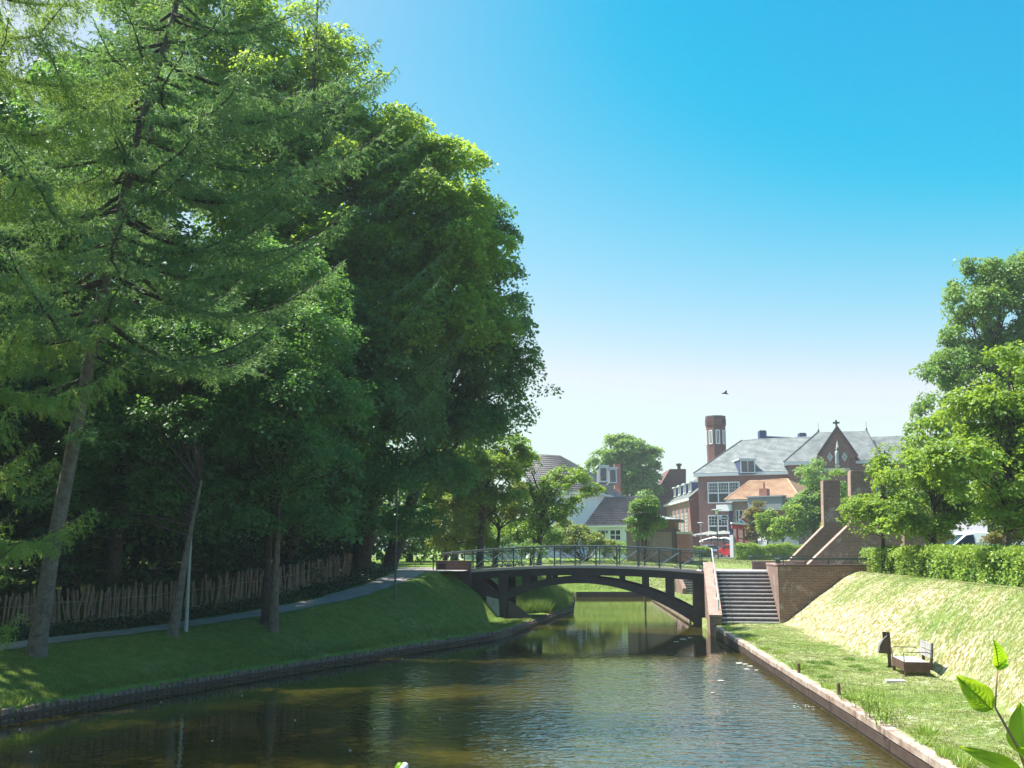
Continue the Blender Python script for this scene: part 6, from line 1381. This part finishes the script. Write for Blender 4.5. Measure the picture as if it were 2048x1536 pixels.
# ---------- floating leaves and foam on the water
def patch(name, lab, u, v_, r, cat, mat, group=None, n=9, el=1.0):
    p = G(u, v_, .012); pts = []
    for k in range(n): a = 2*math.pi*k/n; rr = r*random.uniform(.7, 1.2); pts.append((p.x+rr*math.cos(a), p.y+rr*math.sin(a)*el, .006))
    return tag(MB().prism(pts, (0, 0, .008)).build(name, M[mat]), lab, cat, group)
for i, (u, v_, r) in enumerate(((1478, 1326, .13), (1490, 1328, .10), (1500, 1332, .10), (1494, 1338, .09), (1442, 1361, .10), (1512, 1340, .07), (1366, 1278, .16), (1380, 1275, .12), (1352, 1283, .1), (1425, 1385, .05))):
    patch('floating_leaf', 'pale floating pad on the water near the right quay', u, v_, r, 'floating leaf', 'cream', 'pale pads floating near the right quay')
for i, (u, v_) in enumerate(((484, 1391), (40, 1458), (322, 1404), (425, 1481), (62, 1503), (805, 1317), (590, 1440), (880, 1436), (1010, 1500), (700, 1500), (250, 1350), (1250, 1300))):
    patch('petal', 'tiny white petal floating on the dark water', u, v_, .022, 'petal', 'white', 'white petals scattered on the water', 6)
for i in range(46):
    u = 1585+random.random()*115; v_ = 1404+random.random()*12+(u-1585)*.08
    patch('fluff', 'speck of pale fluff in the drift against the right quay', u, v_, random.uniform(.012, .03), 'fluff', 'cream', 'pale fluff drifting against the right quay', 5)

# ---------- foreground sprig at the lower right, bud at the bottom
sp1 = thing('leafy_sprig', 'close leafy sprig with backlit bright green leaves in the lower right corner', 'plant', P(2040, 1600, 1.5))
fm = leaf_mat('foreground_leaf', (0.08, 0.19, 0.015), (0.17, 0.32, 0.02), (0.62, 0.90, 0.03), .65, 30, .35)
M['twig'] = mottled('green_twig', (0.20, 0.13, 0.07), (0.28, 0.20, 0.10), 60, .6, fine=300, bumps=.1)
stem = [P(2075, 1600, 1.5), P(2038, 1500, 1.5), P(2010, 1450, 1.5), P(1990, 1415, 1.5), P(1992, 1380, 1.5), P(1996, 1330, 1.5)]
MB().tube(stem, [.0028, .0024, .002, .0017, .0014, .001], 8).build('stem', M['twig'], sp1, smooth=True)
def big_leaf(base, tip, w, bulge, parent, curl=.15, out=(0, -1, 0), lab=None):
    base, tip = Vector(base), Vector(tip); d = tip-base; L_ = d.length; d.normalize(); s = d.cross(Vector(out)).normalized(); nn = s.cross(d).normalized(); vs = []; fs = []; n = 12; m = 8
    for i in range(n+1):
        t = i/n; ww = w*(math.sin(math.pi*min(1, t**.72))**.85)*(1-.25*t)+.0004
        for j in range(m+1):
            k = -1+2*j/m; ser = 1+.05*math.sin(t*60)*(abs(k) > .9)
            vs.append(base+d*(L_*t)+s*(ww*k*ser)+nn*(-curl*w*abs(k)**1.3*-1+bulge*L_*math.sin(math.pi*t)+.03*w*math.sin(j*1.6+i)))
    for i in range(n):
        for j in range(m): a = i*(m+1)+j; fs.append((a, a+1, a+m+2, a+m+1))
    o = MB().add(vs, fs).build('leaf', fm, parent, smooth=True)
    if lab: o['label'] = lab
    mb = MB(); mid = lambda t: base+d*(L_*t)+nn*(bulge*L_*math.sin(math.pi*t)-.0005)
    mb.tube([mid(t) for t in np.linspace(-.06, .95, 8)], [.0009]*7+[.0003], 6)
    for t in np.linspace(.12, .78, 7):
        ww = w*(math.sin(math.pi*min(1, t**.72))**.85)*(1-.25*t)
        for sg in (-1, 1): mb.tube([mid(t), mid(t+.05)+s*ww*.42*sg+nn*(curl*w*.3-.0002), mid(t+.13)+s*ww*.80*sg+nn*(curl*w*.75-.0002)], [.00035, .00025, .0001], 5)
    mb.build('midrib', fm, o)
    return o
big_leaf(P(1984, 1418, 1.5), P(1911, 1350, 1.5), .0205, .03, sp1)
big_leaf(P(1996, 1332, 1.5), P(1986, 1278, 1.48), .012, .05, sp1, curl=.6)
big_leaf(P(1994, 1336, 1.5), P(2012, 1318, 1.46), .008, .05, sp1, curl=.5)
big_leaf(P(2046, 1512, 1.5), P(2040, 1405, 1.52), .022, .04, sp1, out=(-.4, -1, 0))
big_leaf(P(2042, 1540, 1.5), P(1918, 1494, 1.5), .016, -.05, sp1, out=(0, -.7, .6))
big_leaf(P(2050, 1500, 1.5), P(2070, 1556, 1.45), .02, .04, sp1)
big_leaf(P(2060, 1560, 1.5), P(1990, 1570, 1.46), .02, .03, sp1)
bud = thing('flower_bud', 'pale bud tip with an orange scale at the bottom edge of the picture', 'bud', P(803, 1560, 1.4))
MB().tube([P(800, 1700, 1.4), P(802, 1580, 1.4), P(803, 1545, 1.4)], [.0022, .0018, .0016], 8).build('stem', M['twig'], bud)
MB().tube([P(803, 1548, 1.4), P(802, 1540, 1.4), P(799, 1530, 1.4), P(796, 1525, 1.4)], [.004, .009, .007, .001], 10).build('scale', fm, bud, smooth=True)
MB().tube([P(806, 1548, 1.39), P(808, 1538, 1.39), P(812, 1526, 1.39)], [.004, .006, .003], 10).build('petal', M['canvas_w'], bud, smooth=True)

# ---------- added to lift the shadows: thin haze
hm = bpy.data.materials.new('veil_haze_air'); hm.use_nodes = True; nt = hm.node_tree; nt.nodes.clear()
pv = nt.nodes.new('ShaderNodeVolumePrincipled'); pv.inputs['Density'].default_value = 0.0005; pv.inputs['Color'].default_value = (.85, .94, 1, 1)
oo = nt.nodes.new('ShaderNodeOutputMaterial'); nt.links.new(pv.outputs[0], oo.inputs['Volume'])
o = MB().box(-3600, 3600, -60, 3600, -4.5, 45).build('veil_haze', hm); o['kind'] = 'stuff'
